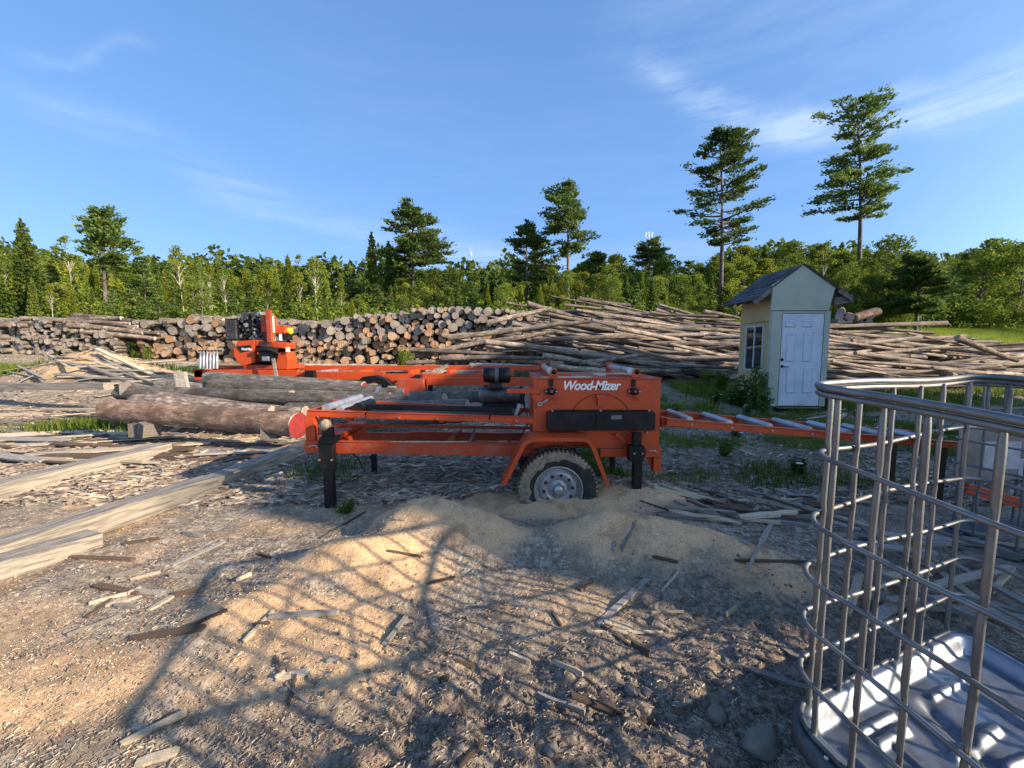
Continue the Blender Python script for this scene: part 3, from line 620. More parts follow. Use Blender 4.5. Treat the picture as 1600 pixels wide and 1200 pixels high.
b = MB(); b.tube([P(812, 622, YF + .25), P(822, 640, YF + .1), P(826, 660, YF + .08), P(815, 680, YF + .1), P(790, 692, YF + .1), P(740, 694, YF + .08)], .007, 6); b.build('cable', M['rubber'], tr)
b = MB(); q = P(955, 655, YF - .0915); b.box((q.x, YF - .0918, q.z), (q.x + .09, YF - .0907, q.z + .035)); b.build('small_plate', M['plate'], tr)
# fender
prof = [P(u, v, 3.40) for u, v in ((784.5, 747), (790, 738), (812, 694), (817, 685), (826, 679.5), (838, 678), (906, 678), (915, 680), (921, 686), (926, 695), (947, 750))]
def strip(name, pts, y0, y1, th, mat):
    b = MB(); n = len(pts); vs = []
    nr = []
    for i in range(n):
        d = (Vector(pts[min(i+1, n-1)]) - Vector(pts[max(i-1, 0)])); d.normalize(); nr.append(Vector((-d.z, 0, d.x)))
    for y in (y0, y1):
        for s_ in (0, 1):
            for i in range(n): q = Vector(pts[i]) - nr[i]*th*s_; vs.append((q.x, y, q.z))
    A = lambda y, s_, i: (y*2 + s_)*n + i
    fs = []
    for i in range(n-1):
        fs += [(A(0,0,i), A(0,0,i+1), A(1,0,i+1), A(1,0,i)), (A(0,1,i+1), A(0,1,i), A(1,1,i), A(1,1,i+1)), (A(0,0,i+1), A(0,0,i), A(0,1,i), A(0,1,i+1)), (A(1,0,i), A(1,0,i+1), A(1,1,i+1), A(1,1,i))]
    fs += [(A(0,0,0), A(1,0,0), A(1,1,0), A(0,1,0)), (A(0,0,n-1), A(0,1,n-1), A(1,1,n-1), A(1,0,n-1))]
    b.add(vs, fs); return b.build(name, mat, tr)
strip('fender', prof, 3.262, 3.515, .006, M['orange'])
strip('fender_lip', prof, 3.252, 3.2605, .034, M['orange'])
# wheel
wc = P(871.5, 763, 3.36); ro_, yw = .338, 3.30
wh = empty('wheel'); wh.parent = tr; wh.location = Vector((wc.x, 3.40, wc.z)) - tr.location
b = MB(); c3 = (wc.x, 3.40, wc.z); ax = (0, -1, 0)
tyre = [(-.10, .215), (-.105, .24), (-.11, .29), (-.100, .322), (-.085, .334), (-.03, .338), (.03, .338), (.085, .334), (.1, .322), (.11, .29), (.105, .25), (.095, .222), (.088, .208)]
b.lathe(c3, ax, tyre, 72); ty = b.build('tyre', M['rubber'], wh)
b = MB()
for i in range(56):
    t0 = 2*math.pi*i/56
    for s_ in (-1, 1):
        t = t0 + (.03 if s_ > 0 else 0); er = Vector((math.cos(t), 0, math.sin(t))); et = Vector((-math.sin(t), 0, math.cos(t)))
        Mx = Matrix((et, Vector((0, 1, 0)), er)).transposed(); b.obox(Vector(c3) + er*.338 + Vector((0, s_*.062, 0)), (.026, .062, .014), Mx)
        b.obox(Vector(c3) + er*.330 + Vector((0, s_*.094, 0)), (.022, .018, .022), Mx)
tag(b.build('tread', M['mud'], ty), kind='stuff')
# caked mud ring on the outer sidewall, wider at the left
nr_, nt_ = 5, 90; vs = []
for i in range(nt_):
    t = 2*math.pi*i/nt_; wdt = .5 + .5*math.cos(t - R(170)); r0 = .335 - .018 - .082*max(0, wdt)**.7 * (1 + .35*float(vnoise(i*.35, 3, 4))*2)
    if math.cos(t - R(-5)) > .75: r0 = .331
    for k in range(nr_):
        r = r0 + (.334 - r0)*k/(nr_-1); yy = .1125 - max(0, (r - .29))*.28 + .006*float(vnoise(i*.9, k*1.3, 8)) + (.004 if 0 < k else -.003)
        vs.append((wc.x + r*math.cos(t), 3.40 - yy, wc.z + r*math.sin(t)))
fs = [(i*nr_+k, i*nr_+k+1, ((i+1) % nt_)*nr_+k+1, ((i+1) % nt_)*nr_+k) for i in range(nt_) for k in range(nr_-1)]
b = MB(); b.add(vs, fs, 0, True); b.build('mud_cake', M['mud'], ty)
b = MB(); rim = [(.086, .212), (.098, .211), (.102, .205), (.096, .197), (.075, .193), (.060, .186), (.052, .176), (.055, .166), (.070, .155), (.074, .145), (.072, .098), (.060, .088), (.062, .072), (.070, .066), (.070, .045)]
b.lathe(c3, ax, rim, 56); rm = b.build('rim', M['silver'], wh)
b = MB(); b.lathe(c3, ax, [(.070, .046), (.05, .046), (.05, .040), (.095, .038), (.100, .032), (.101, 0)], 24); b.build('hub', M['steel'], wh)
for i in range(10):
    t = 2*math.pi*(i + .2)/10; q = Vector((wc.x + .124*math.cos(t), 0, wc.z + .124*math.sin(t)))
    b = MB(); b.cyl((q.x, 3.40 - .0742, q.z), (q.x, 3.40 - .0750, q.z), .016, n=14); b.lathe((q.x, 3.40, q.z), (0, -1, 0), [(.0735, .019), (.0765, .018), (.0765, .016), (.0735, .0155)], 14, m=1); b.build('rim_hole', [M['hole'], M['silver']], wh)
for i in range(6):
    t = 2*math.pi*(i + .4)/6; q = Vector((wc.x + .058*math.cos(t), 0, wc.z + .058*math.sin(t)))
    b = MB(); b.cyl((q.x, 3.40 - .07, q.z), (q.x, 3.40 - .088, q.z), .009, n=6, sm=False); b.build('lug_nut', M['steel'], wh)
b = MB(); b.cyl((wc.x, 3.45, wc.z), (wc.x, 4.3, wc.z), .035, n=12); b.build('axle', K, tr)
b = MB(); b.lathe((wc.x, 4.42, wc.z), ax, tyre, 40); b.build('far_tyre', M['rubber'], tr)

# ------------------------------------------------------------ roller table to the right of the trailer
a0 = at(1041, 659, 3.5); a1 = at(1512, 697, 3.5)
rt = tag(empty('roller_table', (a0.x, 3.9, 0)), 'orange roller conveyor with grey rollers sloping right from the trailer box', 'conveyor')
yb_ = 4.02
for y in (3.5, yb_):
    b = MB(); b.bar((a0.x, y, a0.z), (a1.x, y, a1.z), .035, .062); s_ = b.build('side_rail', O, rt, bevel=.003)
    b = MB(); b.bar((a0.x, y - (.01 if y < 3.8 else -.01), a0.z + .031), (a1.x, y - (.01 if y < 3.8 else -.01), a1.z + .031), .055, .005); b.build('rail_lip', O, s_)
L_ = a1.x - a0.x
for k in range(8):
    t = (.22 + k*.357) / L_
    if t > .97: break
    x = a0.x + L_*t; z = a0.z + (a1.z - a0.z)*t + .028
    b = MB(); b.cyl((x, 3.52, z), (x, yb_ - .02, z), .032, n=16); ro2 = b.build('roller', M['steel'], rt)
    b = MB(); b.cyl((x, 3.474, z - .03), (x, 3.483, z - .03), .011, n=8); b.build('bolt', M['silver'], ro2)
for t in (.93,):
    for y in (3.53, yb_ - .03):
        x = a0.x + L_*t; z = a0.z + (a1.z - a0.z)*t; b = MB(); b.box((x - .025, y - .02, -.02), (x + .025, y + .02, z - .03)); b.build('leg', K, rt)
# second orange table piece seen through the far cage
q0 = at(1508, 762, 3.0); q1 = at(1640, 800, 2.9)
ot = tag(empty('orange_rail', tuple(q0)), 'short orange rail low down behind the far wire cage', 'rail')
b = MB(); b.bar(q0, q1, .04, .075); b.build('rail', O, ot, bevel=.003)
b = MB(); b.bar(q1 + Vector((-.05, 0, -.3)), q1 + Vector((-.05, 0, -.04)), .04, .04); b.build('leg', K, ot)

# ------------------------------------------------------------ band saw mill in the middle distance
YM = 9.5
def mp(u, v, Y=YM): return at(u, v, Y)
mill = tag(empty('band_sawmill', (mp(440, 600).x, YM, gz(mp(440, 600).x, YM))), 'orange band sawmill with an open engine on a long orange log bed', 'sawmill')
def mb(name, rects, mat, parent=mill, bev=.01):
    b = MB()
    for r in rects: b.pbox(*r[:4], r[4] if len(r) > 4 else YM, r[5] if len(r) > 5 else YM + .3)
    return b.build(name, mat, parent, bevel=bev)
mb('bed_rail', [(304, 578, 465, 590, 9.45, 9.55)], O); mb('bed_rail', [(466, 581, 600, 594, 9.46, 9.56)], O); mb('bed_rail', [(601, 584, 760, 598, 9.47, 9.57)], O)
mb('bed_rail', [(320, 571, 850, 579, 10.5, 10.6)], O); mb('bed_rail', [(666, 590, 850, 602, 9.2, 9.3)], O)
mb('bed_end', [(303, 576, 316, 594, 9.45, 10.5)], O)
for u in (345, 415, 500, 560, 640, 700, 745, 800): mb('cross_bunk', [(u - 3, 579, u + 3, 588, 9.58, 10.49)], M['steel'] if u in (500, 345) else O)
mb('gearbox', [(620, 592, 662, 612, 9.1, 9.44)], M['orange_dusty']); mb('clamp', [(476, 579, 490, 592, 9.3, 9.44)], K); mb('clamp', [(648, 586, 657, 612, 9.2, 9.44)], K)
for u in (325, 470, 600, 672, 760): mb('leg', [(u - 3, 594, u + 3, 625, 9.46, 9.54)], K)
b = MB(); c_ = [mp(u, v, 9.0) for u, v in ((555, 600), (566, 589), (584, 587), (600, 592), (612, 602), (603, 604), (585, 598), (570, 601))]; b.prism([(q.x, q.z) for q in c_], 9.0, 9.3); b.build('mudguard', K, mill)
# head housing: eight sided blade cover in two halves with a bridge
def poly(name, uv, y0, y1, mat, parent=mill, bev=.012):
    b = MB(); b.prism([(mp(u, v).x, mp(u, v).z) for u, v in uv], y0, y1); return b.build(name, mat, parent, bevel=bev)
poly('blade_cover', [(367, 545), (374, 533), (400, 531), (400, 566), (382, 572), (374, 567), (367, 556)][::-1], 9.45, 9.85, O)
poly('blade_cover', [(400.3, 531), (450, 536), (449, 545), (400.3, 540)][::-1], 9.45, 9.85, O)
poly('blade_cover', [(430, 553), (448, 549), (452, 562), (451, 577), (436, 577), (431, 566)][::-1], 9.45, 9.85, O)
poly('cover_back', [(376, 535), (446, 540), (446, 572), (376, 570)][::-1], 9.87, 9.93, K)
poly('cover_back', [(372, 541), (394, 539), (396, 546), (380, 551)][::-1], 9.43, 9.448, K)
# lettering on its cover
me2 = lettering_mesh.copy(); l2 = link('lettering', me2, mill); l2.rotation_euler = (R(90), 0, 0)
p0, p1 = at(377.5, 547.2, 9.42), at(394, 543.2, 9.42); sx = (p1.x-p0.x)/(max(xs)-min(xs)); sz = (p1.z-p0.z)/(max(ys)-min(ys)); l2.scale = (sx, sz, 1)
l2.location = (p0.x - min(xs)*sx - mill.location.x, 9.42 - mill.location.y, p0.z - mill.location.z)
mb('control_arm', [(402, 543, 432, 548, 9.3, 9.4)], K); mb('blade_guide', [(404, 549, 428, 566, 9.35, 9.8)], K); mb('hydraulic_block', [(409, 557, 419, 564, 9.28, 9.34)], M['alu'])
mb('sensor', [(446, 543, 451, 550, 9.38, 9.44)], M['white'])
mb('carriage', [(384, 570, 446, 577, 9.5, 10.4)], M['orange_dusty'])
mb('radiator', [(353, 498, 369, 532, 9.5, 10.1)], K)
for k in range(7): mb('radiator_fin', [(354 + k*2.1, 500, 355 + k*2.1, 530, 9.47, 9.5)], DK, bev=0)
mb('engine_block', [(372, 503, 408, 530, 9.7, 10.1)], DK)
r2 = random.Random(3); 
for k in range(60):
    u, v = r2.uniform(370, 410), r2.uniform(491, 532); b = MB(); c0 = mp(u, v, 9.62); d_ = Vector((r2.uniform(-1, 1), r2.uniform(-.3, .3), r2.uniform(-1, 1))).normalized()*r2.uniform(.04, .12)
    (b.cyl(c0 - d_, c0 + d_, r2.uniform(.012, .045), n=8) if r2.random() < .6 else b.obox(c0, (.1, .12, r2.uniform(.04, .1)), Matrix.Rotation(r2.uniform(0, 3), 3, 'Y')))
    b.build('engine_part', [M['alu'], DK, K, DK, K, K, DK][k % 7], mill)
mb('rocker_cover', [(376, 488, 400, 497, 9.65, 9.9)], DK, bev=.03); mb('rocker_cover', [(400, 487, 407, 495, 9.65, 9.9)], M['alu'], bev=.02)
mb('fuel_box', [(408, 492, 420, 519, 9.55, 9.85)], O); mb('mast', [(417, 484, 422, 535, 9.42, 9.5)], M['orange_dusty']); mb('mast', [(421, 494, 426, 520, 9.5, 9.55)], M['white'], bev=.004)
mb('battery_box', [(425, 508, 444, 521, 9.55, 9.85)], O); mb('side_box', [(440, 520, 450, 531, 9.6, 9.8)], K)
b = MB(); p = mp(448.5, 517, 9.6); b.lathe((p.x - .07, 9.7, p.z), (1, 0, 0), [(0, 0), (0, .07), (.06, .085), (.12, .08), (.14, .05), (.14, 0)], 16); b.build('yellow_cap', M['yellow'], mill)
b = MB(); b.cyl(mp(438, 532, 9.5), mp(438, 522, 9.5), .04, .03, n=10); b.build('bottle', M['white'], mill)
b = MB()
for k in range(6): b.tube([mp(404 + k*2, 530, 9.5), mp(412 + k*3, 546 - k, 9.3), mp(425 + k*2, 548 + k, 9.3), mp(433, 556 + k, 9.42)], .012, 5)
b.build('hose', M['rubber'], mill)
b = MB(); b.bar(mp(427, 560, 9.2), mp(432, 590, 9.2), .03, .07); b.build('lever', M['oldwood'], mill)
for k in range(6):
    u = 313 + k*5.2; b = MB(); b.tube([mp(u, 576, 9.3), mp(u, 561, 9.3), mp(u + .5, 552, 9.35), mp(u, 548, 9.4)], [.032, .032, .022, .018], 8); b.build('turner_tine', M['alu'], mill)
mb('turner_bar', [(310, 547, 344, 549.5, 9.38, 9.44)], K, bev=0)

# ------------------------------------------------------------ wire cages of two tote frames
def rounded(ax_, ay_, z, r, n=6):
    pts = []
    for cx, cy, t0 in ((r, r, 180), (ax_ - r, r, 270), (ax_ - r, ay_ - r, 0), (r, ay_ - r, 90)):
        for i in range(n + 1): t = R(t0 + 90*i/n); pts.append((cx + r*math.cos(t), cy + r*math.sin(t), z))
    return pts
def make_cage(LA, LB, tilt, seed, label, loc, rot, shear=0.0, plate=False):
    """local x along the 1 m side, local y runs to the photographer (negative) along the 1.2 m side"""
    rr = random.Random(seed)
    root = tag(empty('wire_cage_frame', loc, (0, 0, rot)), label, 'cage', None)
    def T(p):
        x, y, z = p; y = -y; return Vector((x + shear*y, y, z + tilt*(z/1.0)*(-y)*0 + tilt*y))
    H = 1.12; base = .17
    levels = [base + H - d_ for d_ in (0, .213, .42, .61, .785, .95)]
    def bow(p, k):
        x, y, z = p
        return (x + .012*math.sin(5*y + k*1.7), y + .010*math.sin(4.3*x + k), z + .006*math.sin(6*x + 5*y + k*2.1))
    for k, z in enumerate(levels):
        pts = rounded(LA, LB, z, .10 if k else .085)
        P2 = []
        n = len(pts)
        for i in range(n):
            a, c = Vector(pts[i]), Vector(pts[(i+1) % n]); m_ = max(1, int((c - a).length / .055))
            for j in range(m_): P2.append(T(bow(a.lerp(c, j/m_), k)))
        b = MB()
        if k == 0:
            b.tube([q + Vector((0, 0, .008)) for q in P2],   .0115, 10, closed=True); b.tube([q - Vector((0, 0, .013)) for q in P2], .0095, 8, closed=True)
        else: b.tube(P2, .0076, 9, closed=True)
        b.build('top_ring' if k == 0 else 'ring', M['galv'], root, fix=False)
    posts = [(0, s_) for s_ in (.09, .20, .31, .43, .55, .67, .79, .91, LB - .09)] + [(1, s_) for s_ in (.10, .26, .45, .64, .82, LA - .1)] + [(2, s_) for s_ in (.09, .22, .38, .54, .70, .86, .99)] + [(3, s_) for s_ in (.12, .3, .5, .7, .88)]
    for side, s_ in posts:
        pts = []; rad = []
        zz = [base - .02, base + .04] + [z + d for z in levels[::-1][:-1] for d in (-.035, 0, .035)] + [base + H - .05, base + H - .012]
        lean = rr.uniform(-.008, .008); 
        for z in zz:
            off = .0135 if any(abs(z - l_) < .002 for l_ in levels[1:]) else .0165
            inn = .011 + (0.004 if off == .0135 else 0)
            d = s_ + lean*(z - base)
            if side == 0: p = (inn, d, z)
            elif side == 1: p = (d, inn, z)
            elif side == 2: p = (LA - inn, d, z)
            else: p = (d, LB - inn, z)
            p = bow(p, 0)
            pts.append(T((p[0] + rr.uniform(-.0012, .0012), p[1] + rr.uniform(-.0012, .0012), z))); rad.append(.0068 if off == .0135 else .0090)
        rad[-1] = .006; b = MB(); b.tube(pts, rad, 8); b.build('post', M['galv'], root, fix=False)
    # pressed metal tray with a rolled rim
    n, m_ = (44, 44) if plate or rot < .2 else (170, 160); xs_ = np.linspace(0.012, LA - .012, n); ys_ = np.linspace(.012, LB - .012, m_)
    XX, YY = np.meshgrid(xs_, ys_)
    dx = np.minimum(XX, LA - XX); dy = np.minimum(YY, LB - YY)
    r = .11; qx = np.maximum(r - dx, 0); qy = np.maximum(r - dy, 0)
    ed = np.where((dx < r) & (dy < r), r - np.sqrt(qx**2 + qy**2), np.minimum(dx, dy))
    h = base - .055*sst(.028, .072, ed) + .004*sst(.0, .012, ed)
    def ribv(x0, y0, x1, y1, wd, am):
        L2 = (x1-x0)**2 + (y1-y0)**2; t = np.clip(((XX-x0)*(x1-x0) + (YY-y0)*(y1-y0))/L2, 0, 1)
        d = np.hypot(XX - x0 - t*(x1-x0), YY - y0 - t*(y1-y0)); return am*np.exp(-(d/wd)**4)*.8
    for rib in [(.22, .115, .42, .115, .011, .016), (.30, .19, .30, .27, .011, .016), (.50, .12, .50, .30, .012, .018), (.64, .13, .84, .13, .011, .016), (.58, .34, .78, .37, .012, .016), (.38, .38, .52, .52, .012, .016), (.20, .44, .34, .60, .012, .016), (.12, .14, .12, .34, .012, .016), (.14, .46, .14, .62, .012, .018), (.24, .16, .40, .16, .016, .022), (.30, .30, .30, .5, .017, .02), (.45, .27, .72, .27, .017, .022), (.22, .55, .5, .62, .018, .02),
                (.62, .4, .62, .66, .017, .02), (.75, .42, .9, .42, .016, .02), (.15, .70, .15, .93, .016, .022), (.32, .72, .32, .95, .017, .02), (.5, .8, .8, .8, .017, .02), (.55, .95, .85, .95, .017, .02), (.84, .14, .84, .32, .016, .02), (.84, .55, .84, .75, .016, .02)]: h = h + ribv(*rib)
    # two long drainage channels
    h = h - .022*np.exp(-(((XX - .5) + .18*(YY - .6))/.028)**2)*sst(.10, .16, ed) - .018*np.exp(-(((YY - .66) - .1*(XX - .5))/.028)**2)*sst(.10, .16, ed)
    h = h + .011*fbm(XX*4.5, YY*4.5, 4, seed) * sst(.06, .14, ed)
    keep = ed > 0.0
    vs = [T((XX.ravel()[i], YY.ravel()[i], h.ravel()[i])) for i in range(n*m_)]
    ii = np.arange(n*m_).reshape(m_, n); kk = keep
    ff = [(ii[j, i], ii[j+1, i], ii[j+1, i+1], ii[j, i+1]) for j in range(m_-1) for i in range(n-1) if kk[j, i] and kk[j+1, i] and kk[j+1, i+1] and kk[j, i+1]]
    b = MB(); b.add(vs, ff, 0, True); tray = b.build('tray', M['blue_plastic'] if plate else M['pan'], root, fix=False)
    b = MB(); out_ = rounded(LA + .03, LB + .03, 0, .115, 8); out_ = [(x - .015, y - .015, z) for x, y, z in out_]
    inn_ = rounded(LA - .01, LB - .01, 0, .105, 8); inn_ = [(x + .005, y + .005, z) for x, y, z in inn_]
    k = len(out_); vs = [T((x, y, base - .012)) for x, y, z in inn_] + [T((x, y, base - .010)) for x, y, z in out_] + [T((x, y, base - .10)) for x, y, z in out_] + [T((x + (.02 if x < .5 else -.02), y + (.02 if y < .5 else -.02), base - .19)) for x, y, z in out_]
    b.add(vs, [(q*k + i, q*k + (i+1) % k, (q+1)*k + (i+1) % k, (q+1)*k + i) for q in range(3) for i in range(k)], 0, True)
    b.tube([T((x, y, base + .002)) for x, y, z in [(x + .010, y + .010, 0) if 0 else (x, y, 0) for x, y, z in inn_]], .009, 8, closed=True)
    b.build('skirt', M['darkgrey'] if not plate else M['blue_plastic'], root, fix=False)
    for s_ in (.15, .35, .55, .8, .95):
        b = MB(); c0 = T((-.012, s_, base - .006)); b.cyl(c0, c0 + Vector((0, 0, .006)), .007, n=6); b.build('rivet', M['steel'], root, fix=False)
    for s_ in (.18, .5, .82):
        for s2 in (.3, .62, .95):
            b = MB(); b.box(T((s_ - .025, s2, base - .058)), T((s_ + .025, s2 + .012, base - .053))); b.build('drain_slot', M['hole'], root, fix=False)
    if plate:
        b = MB(); b.box((-.03, -.50, .60), (-.022, -.03, .985)); pl_ = b.build('id_plate', M['plate'], root, fix=False)
    return root
cage = make_cage(1.15, 1.08, .085, 5, 'empty galvanised wire cage on a bright pressed metal tray at the near right corner', (.945, 1.275, -.005), R(21.5), shear=.12)
cage2 = make_cage(1.15, 1.15, 0, 9, 'grey wire cage on a blue tray carrying a metal plate, behind the near cage', (3.36, 3.02, -.13), R(6))
# plate facing the yard on the second cage
b = MB(); a0 = at(1499, 664, 2.98); a1 = at(1612, 748, 2.98); b.box((a0.x, 2.975, a1.z), (a1.x + .3, 2.983, a0.z)); pl_ = b.build('id_plate', M['plate'], cage2)
pl_.matrix_parent_inverse = Matrix.Rotation(-R(6), 4, 'Z')
b = MB(); a0 = at(1538, 690, 2.97); a1 = at(1592, 733, 2.97); b.box((a0.x, 2.971, a1.z), (a1.x, 2.9745, a0.z)); q_ = b.build('paper_label', M['sheet'], pl_)
b = MB(); a0 = at(1594, 717, 2.97); a1 = at(1622, 745, 2.97); b.box((a0.x, 2.971, a1.z), (a1.x, 2.9745, a0.z)); q_ = b.build('paper_label', M['sheet'], pl_)
for c in cage2.children:
    if c.name.startswith(('tray', 'skirt')): c.data.materials[0] = M['blue_plastic']

# ------------------------------------------------------------ the shed
M['groove'] = simple('painted_groove_shade', (.30, .32, .36), .9)  # grey tone stands in for the shade along the door panel edges
sh = tag(empty('shed', (6.35, 9.4, gz(6.3, 9.4))), 'narrow pale green shed with white door and mossy shingle roof', 'shed')
YS = 8.8; x0, x1 = 5.70, 6.97; yb2 = 10.02; z0 = .13; ze = 2.74
seam = at(1200, 485, YS).z
dx0, dx1 = at(1217, 600, YS).x, at(1281, 600, YS).x; dz0, dz1 = at(1250, 634, YS).z, at(1250, 490, YS).z
G, Yw = M['green_wall'], M['yellow_wall']
b = MB(); b.box((x0, YS, z0), (dx0 - .012, YS + .05, seam - .006)); b.build('wall_panel', G, sh, bevel=.003)
b = MB(); b.box((dx1 + .012, YS, z0), (x1, YS + .05, seam - .006)); b.build('wall_panel', G, sh, bevel=.003)
b = MB(); b.box((dx0 - .011, YS + .004, dz1 + .012), (dx1 + .011, YS + .05, seam - .006)); b.build('wall_panel', G, sh)
gl, gr_, ap = at(1208.5, 446, YS-.02), at(1305, 450, YS-.02), at(1255, 414.5, YS-.02)
b = MB(); b.prism([(gl.x - .02, seam), (gr_.x - .10, seam), (gr_.x, gr_.z), (ap.x, ap.z), (gl.x - .02, gl.z)], YS - .025, YS + .03); b.build('gable_panel', G, sh, bevel=.003)
# left wall in pieces round the window
wy0, wy1 = 9.10, 9.72; wz0, wz1 = .93, 1.92
for (ya, yb_, za, zb_) in ((YS + .051, yb2, 2.02, ze - .06), (YS + .051, wy0 - .035, z0, 2.01), (wy0 - .033, wy1 + .035, z0, wz0 - .035), (wy1 + .037, yb2, z0, 2.01), (wy0 - .033, wy1 + .035, wz1 + .035, 2.01)):
    b = MB(); b.box((x0, ya, za), (x0 + .04, yb_, zb_)); b.build('wall_panel', Yw, sh, bevel=.002)
b = MB(); b.box((x0 - .012, YS - .004, z0), (x0 - .001, YS + .09, seam)); b.build('corner_trim', G, sh)
b = MB(); b.box((x1 - .04, YS + .051, z0), (x1, yb2, ze - .06)); b.box((x0 + .041, yb2 - .04, z0), (x1 - .041, yb2, ze - .06)); b.build('back_wall', Yw, sh)
b = MB(); b.box((x0 + .05, YS + .06, z0 - .005), (x1 - .05, yb2 - .05, z0 + .04)); b.build('floor_deck', M['oldwood'], sh)
wf = MB()
for r in (((x0 - .02, wy0 - .03, wz0 - .03), (x0 + .03, wy0, wz1 + .03)), ((x0 - .02, wy1, wz0 - .03), (x0 + .03, wy1 + .03, wz1 + .03)), ((x0 - .02, wy0, wz0 - .03), (x0 + .03, wy1, wz0)), ((x0 - .02, wy0, wz1), (x0 + .03, wy1, wz1 + .03)), ((x0 - .014, (wy0+wy1)/2 - .018, wz0), (x0 + .02, (wy0+wy1)/2 + .018, wz1))): wf.box(*r)
wo = wf.build('window', M['frame_white'], sh)
for ya, yb_ in ((wy0, (wy0+wy1)/2 - .018), ((wy0+wy1)/2 + .018, wy1)):
    b = MB(); b.box((x0 - .002, ya, wz0), (x0 + .004, yb_, wz1)); b.build('pane', M['glass'], wo)
b = MB(); b.box((dx0, YS + .004, dz0), (dx1, YS + .045, dz1)); dr = b.build('door', M['door'], sh, bevel=.003)
dw = dx1 - dx0
def raised(u0, v0, u1, v1):
    a = at(u0, v1, YS); c = at(u1, v0, YS); pr = [(a.x, a.z, c.x, c.z, 0), (a.x+.02, a.z+.02, c.x-.02, c.z-.02, -.012), (a.x+.035, a.z+.035, c.x-.035, c.z-.035, -.012), (a.x+.05, a.z+.05, c.x-.05, c.z-.05, -.002)]
    vs = []; b = MB()
    for (xa, za, xc, zc, d) in pr: vs += [(xa, YS + .0035 + d, za), (xc, YS + .0035 + d, za), (xc, YS + .0035 + d, zc), (xa, YS + .0035 + d, zc)]
    fs = [(k*4 + i, k*4 + (i+1) % 4, k*4+4 + (i+1) % 4, k*4+4 + i) for k in range(3) for i in range(4)] + [(12, 13, 14, 15)]
    b.add(vs, fs); b.build('door_panel', M['door'], dr)
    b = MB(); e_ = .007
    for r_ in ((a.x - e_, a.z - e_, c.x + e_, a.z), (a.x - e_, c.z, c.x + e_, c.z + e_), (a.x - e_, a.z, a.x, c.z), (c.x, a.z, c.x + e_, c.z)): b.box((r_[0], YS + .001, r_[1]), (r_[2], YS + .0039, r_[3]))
    tag(b.build('panel_edge_shade', M['groove'], dr))
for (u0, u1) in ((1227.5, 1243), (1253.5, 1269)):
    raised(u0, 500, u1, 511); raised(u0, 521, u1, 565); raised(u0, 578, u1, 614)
b = MB(); p = at(1222, 562, YS); b.lathe((p.x, YS + .004, p.z), (0, -1, 0), [(0, .032), (.02, .030), (.024, 0)], 14); b.build('deadbolt', K, dr)
b = MB(); p = at(1222, 572.5, YS); b.lathe((p.x, YS + .004, p.z), (0, -1, 0), [(0, .03), (.012, .028), (.014, .012), (.05, .012), (.05, 0)], 14); b.bar((p.x - .01, YS - .045, p.z), (p.x + .11, YS - .045, p.z - .012), .014, .018); b.build('lever_handle', K, dr)
b = MB(); b.box((dx0 - .010, YS - .004, dz0 - .03), (dx0 - .001, YS + .04, dz1 + .01)); b.box((dx1 + .001, YS - .004, dz0 - .03), (dx1 + .010, YS + .04, dz1 + .01)); b.box((dx0 - .001, YS - .004, dz1 + .002), (dx1 + .001, YS + .04, dz1 + .011)); b.build('door_frame', M['oldwood'], sh)
b = MB(); b.box((dx0 - .02, YS - .03, dz0 - .055), (dx1 + .02, YS + .04, dz0 - .032)); b.build('threshold', M['oldwood'], sh)
for x in (x0 + .1, 6.35, x1 - .12):
    b = MB(); b.box((x - .07, YS + .08, -.05), (x + .07, yb2 - .1, z0 - .006)); b.build('skid', M['oldwood'], sh)
# roof: decking, rafters, shingle tabs
rx, rz = ap.x, ap.z + .015; le, re = (5.30, 2.47), (7.40, 2.50); ra, rb = YS - .03, yb2 + .10
roof = MB(); roof.bar(((le[0]), (ra+rb)/2, le[1]), (rx, (ra+rb)/2, rz), rb - ra, .02); roof.bar((re[0], (ra+rb)/2, re[1]), (rx, (ra+rb)/2, rz), rb - ra, .02)
ro_o = roof.build('roof', M['soffit'], sh)
for (ex, ez) in (le, re):
    d = Vector((ex - rx, 0, ez - rz)); L = d.length; d.normalize(); nrm = Vector((-d.z, 0, d.x)) if d.x > 0 else Vector((d.z, 0, -d.x))
    rows = 9; tabs = 5; proto_m = None
    for r in range(rows):
        for c in range(tabs):
            b = MB(); t = L*(r + .5)/rows; off = (.5 if r % 2 else 0)
            wtab = (rb - ra + .06)/tabs; y = ra - .03 + wtab*(c + .5); jy = .006*rnd.uniform(-1, 1)
            cpt = Vector((rx, y, rz)) + d*(t + .02) + nrm*(.018 + .002*(c % 2))
            tilt_ = Matrix((d, Vector((0, 1, 0)), nrm)).transposed() @ Matrix.Rotation(-.07 if d.x > 0 else -.07, 3, 'Y')
            b.obox(cpt, (L/rows + .03, wtab - .008, .008 + rnd.uniform(0, .004)), tilt_); b.build('shingle', M['shingle'], ro_o)
    for y in np.linspace(YS + .12, yb2 - .06, 4):
        b = MB(); q = Vector((rx, y, rz)) - nrm*.055; b.bar(q + d*.35, q + d*(L - .03), .04, .085, up=tuple(nrm)); b.build('rafter', M['soffit'], ro_o)
b = MB(); d = Vector((le[0] - rx, 0, le[1] - rz)).normalized(); q = Vector((rx, YS - .045, rz - .03)); b.bar(q + d*.85, q + d*1.30, .02, .10, up=(-d.z, 0, d.x)); b.build('fascia', M['oldwood'], ro_o)
b = MB(); d = Vector((re[0] - rx, 0, re[1] - rz)).normalized(); q = Vector((rx, YS - .045, rz - .03)); b.bar(q + d*.95, q + d*1.3, .02, .10, up=(-d.z, 0, d.x)); b.build('fascia', M['oldwood'], ro_o)
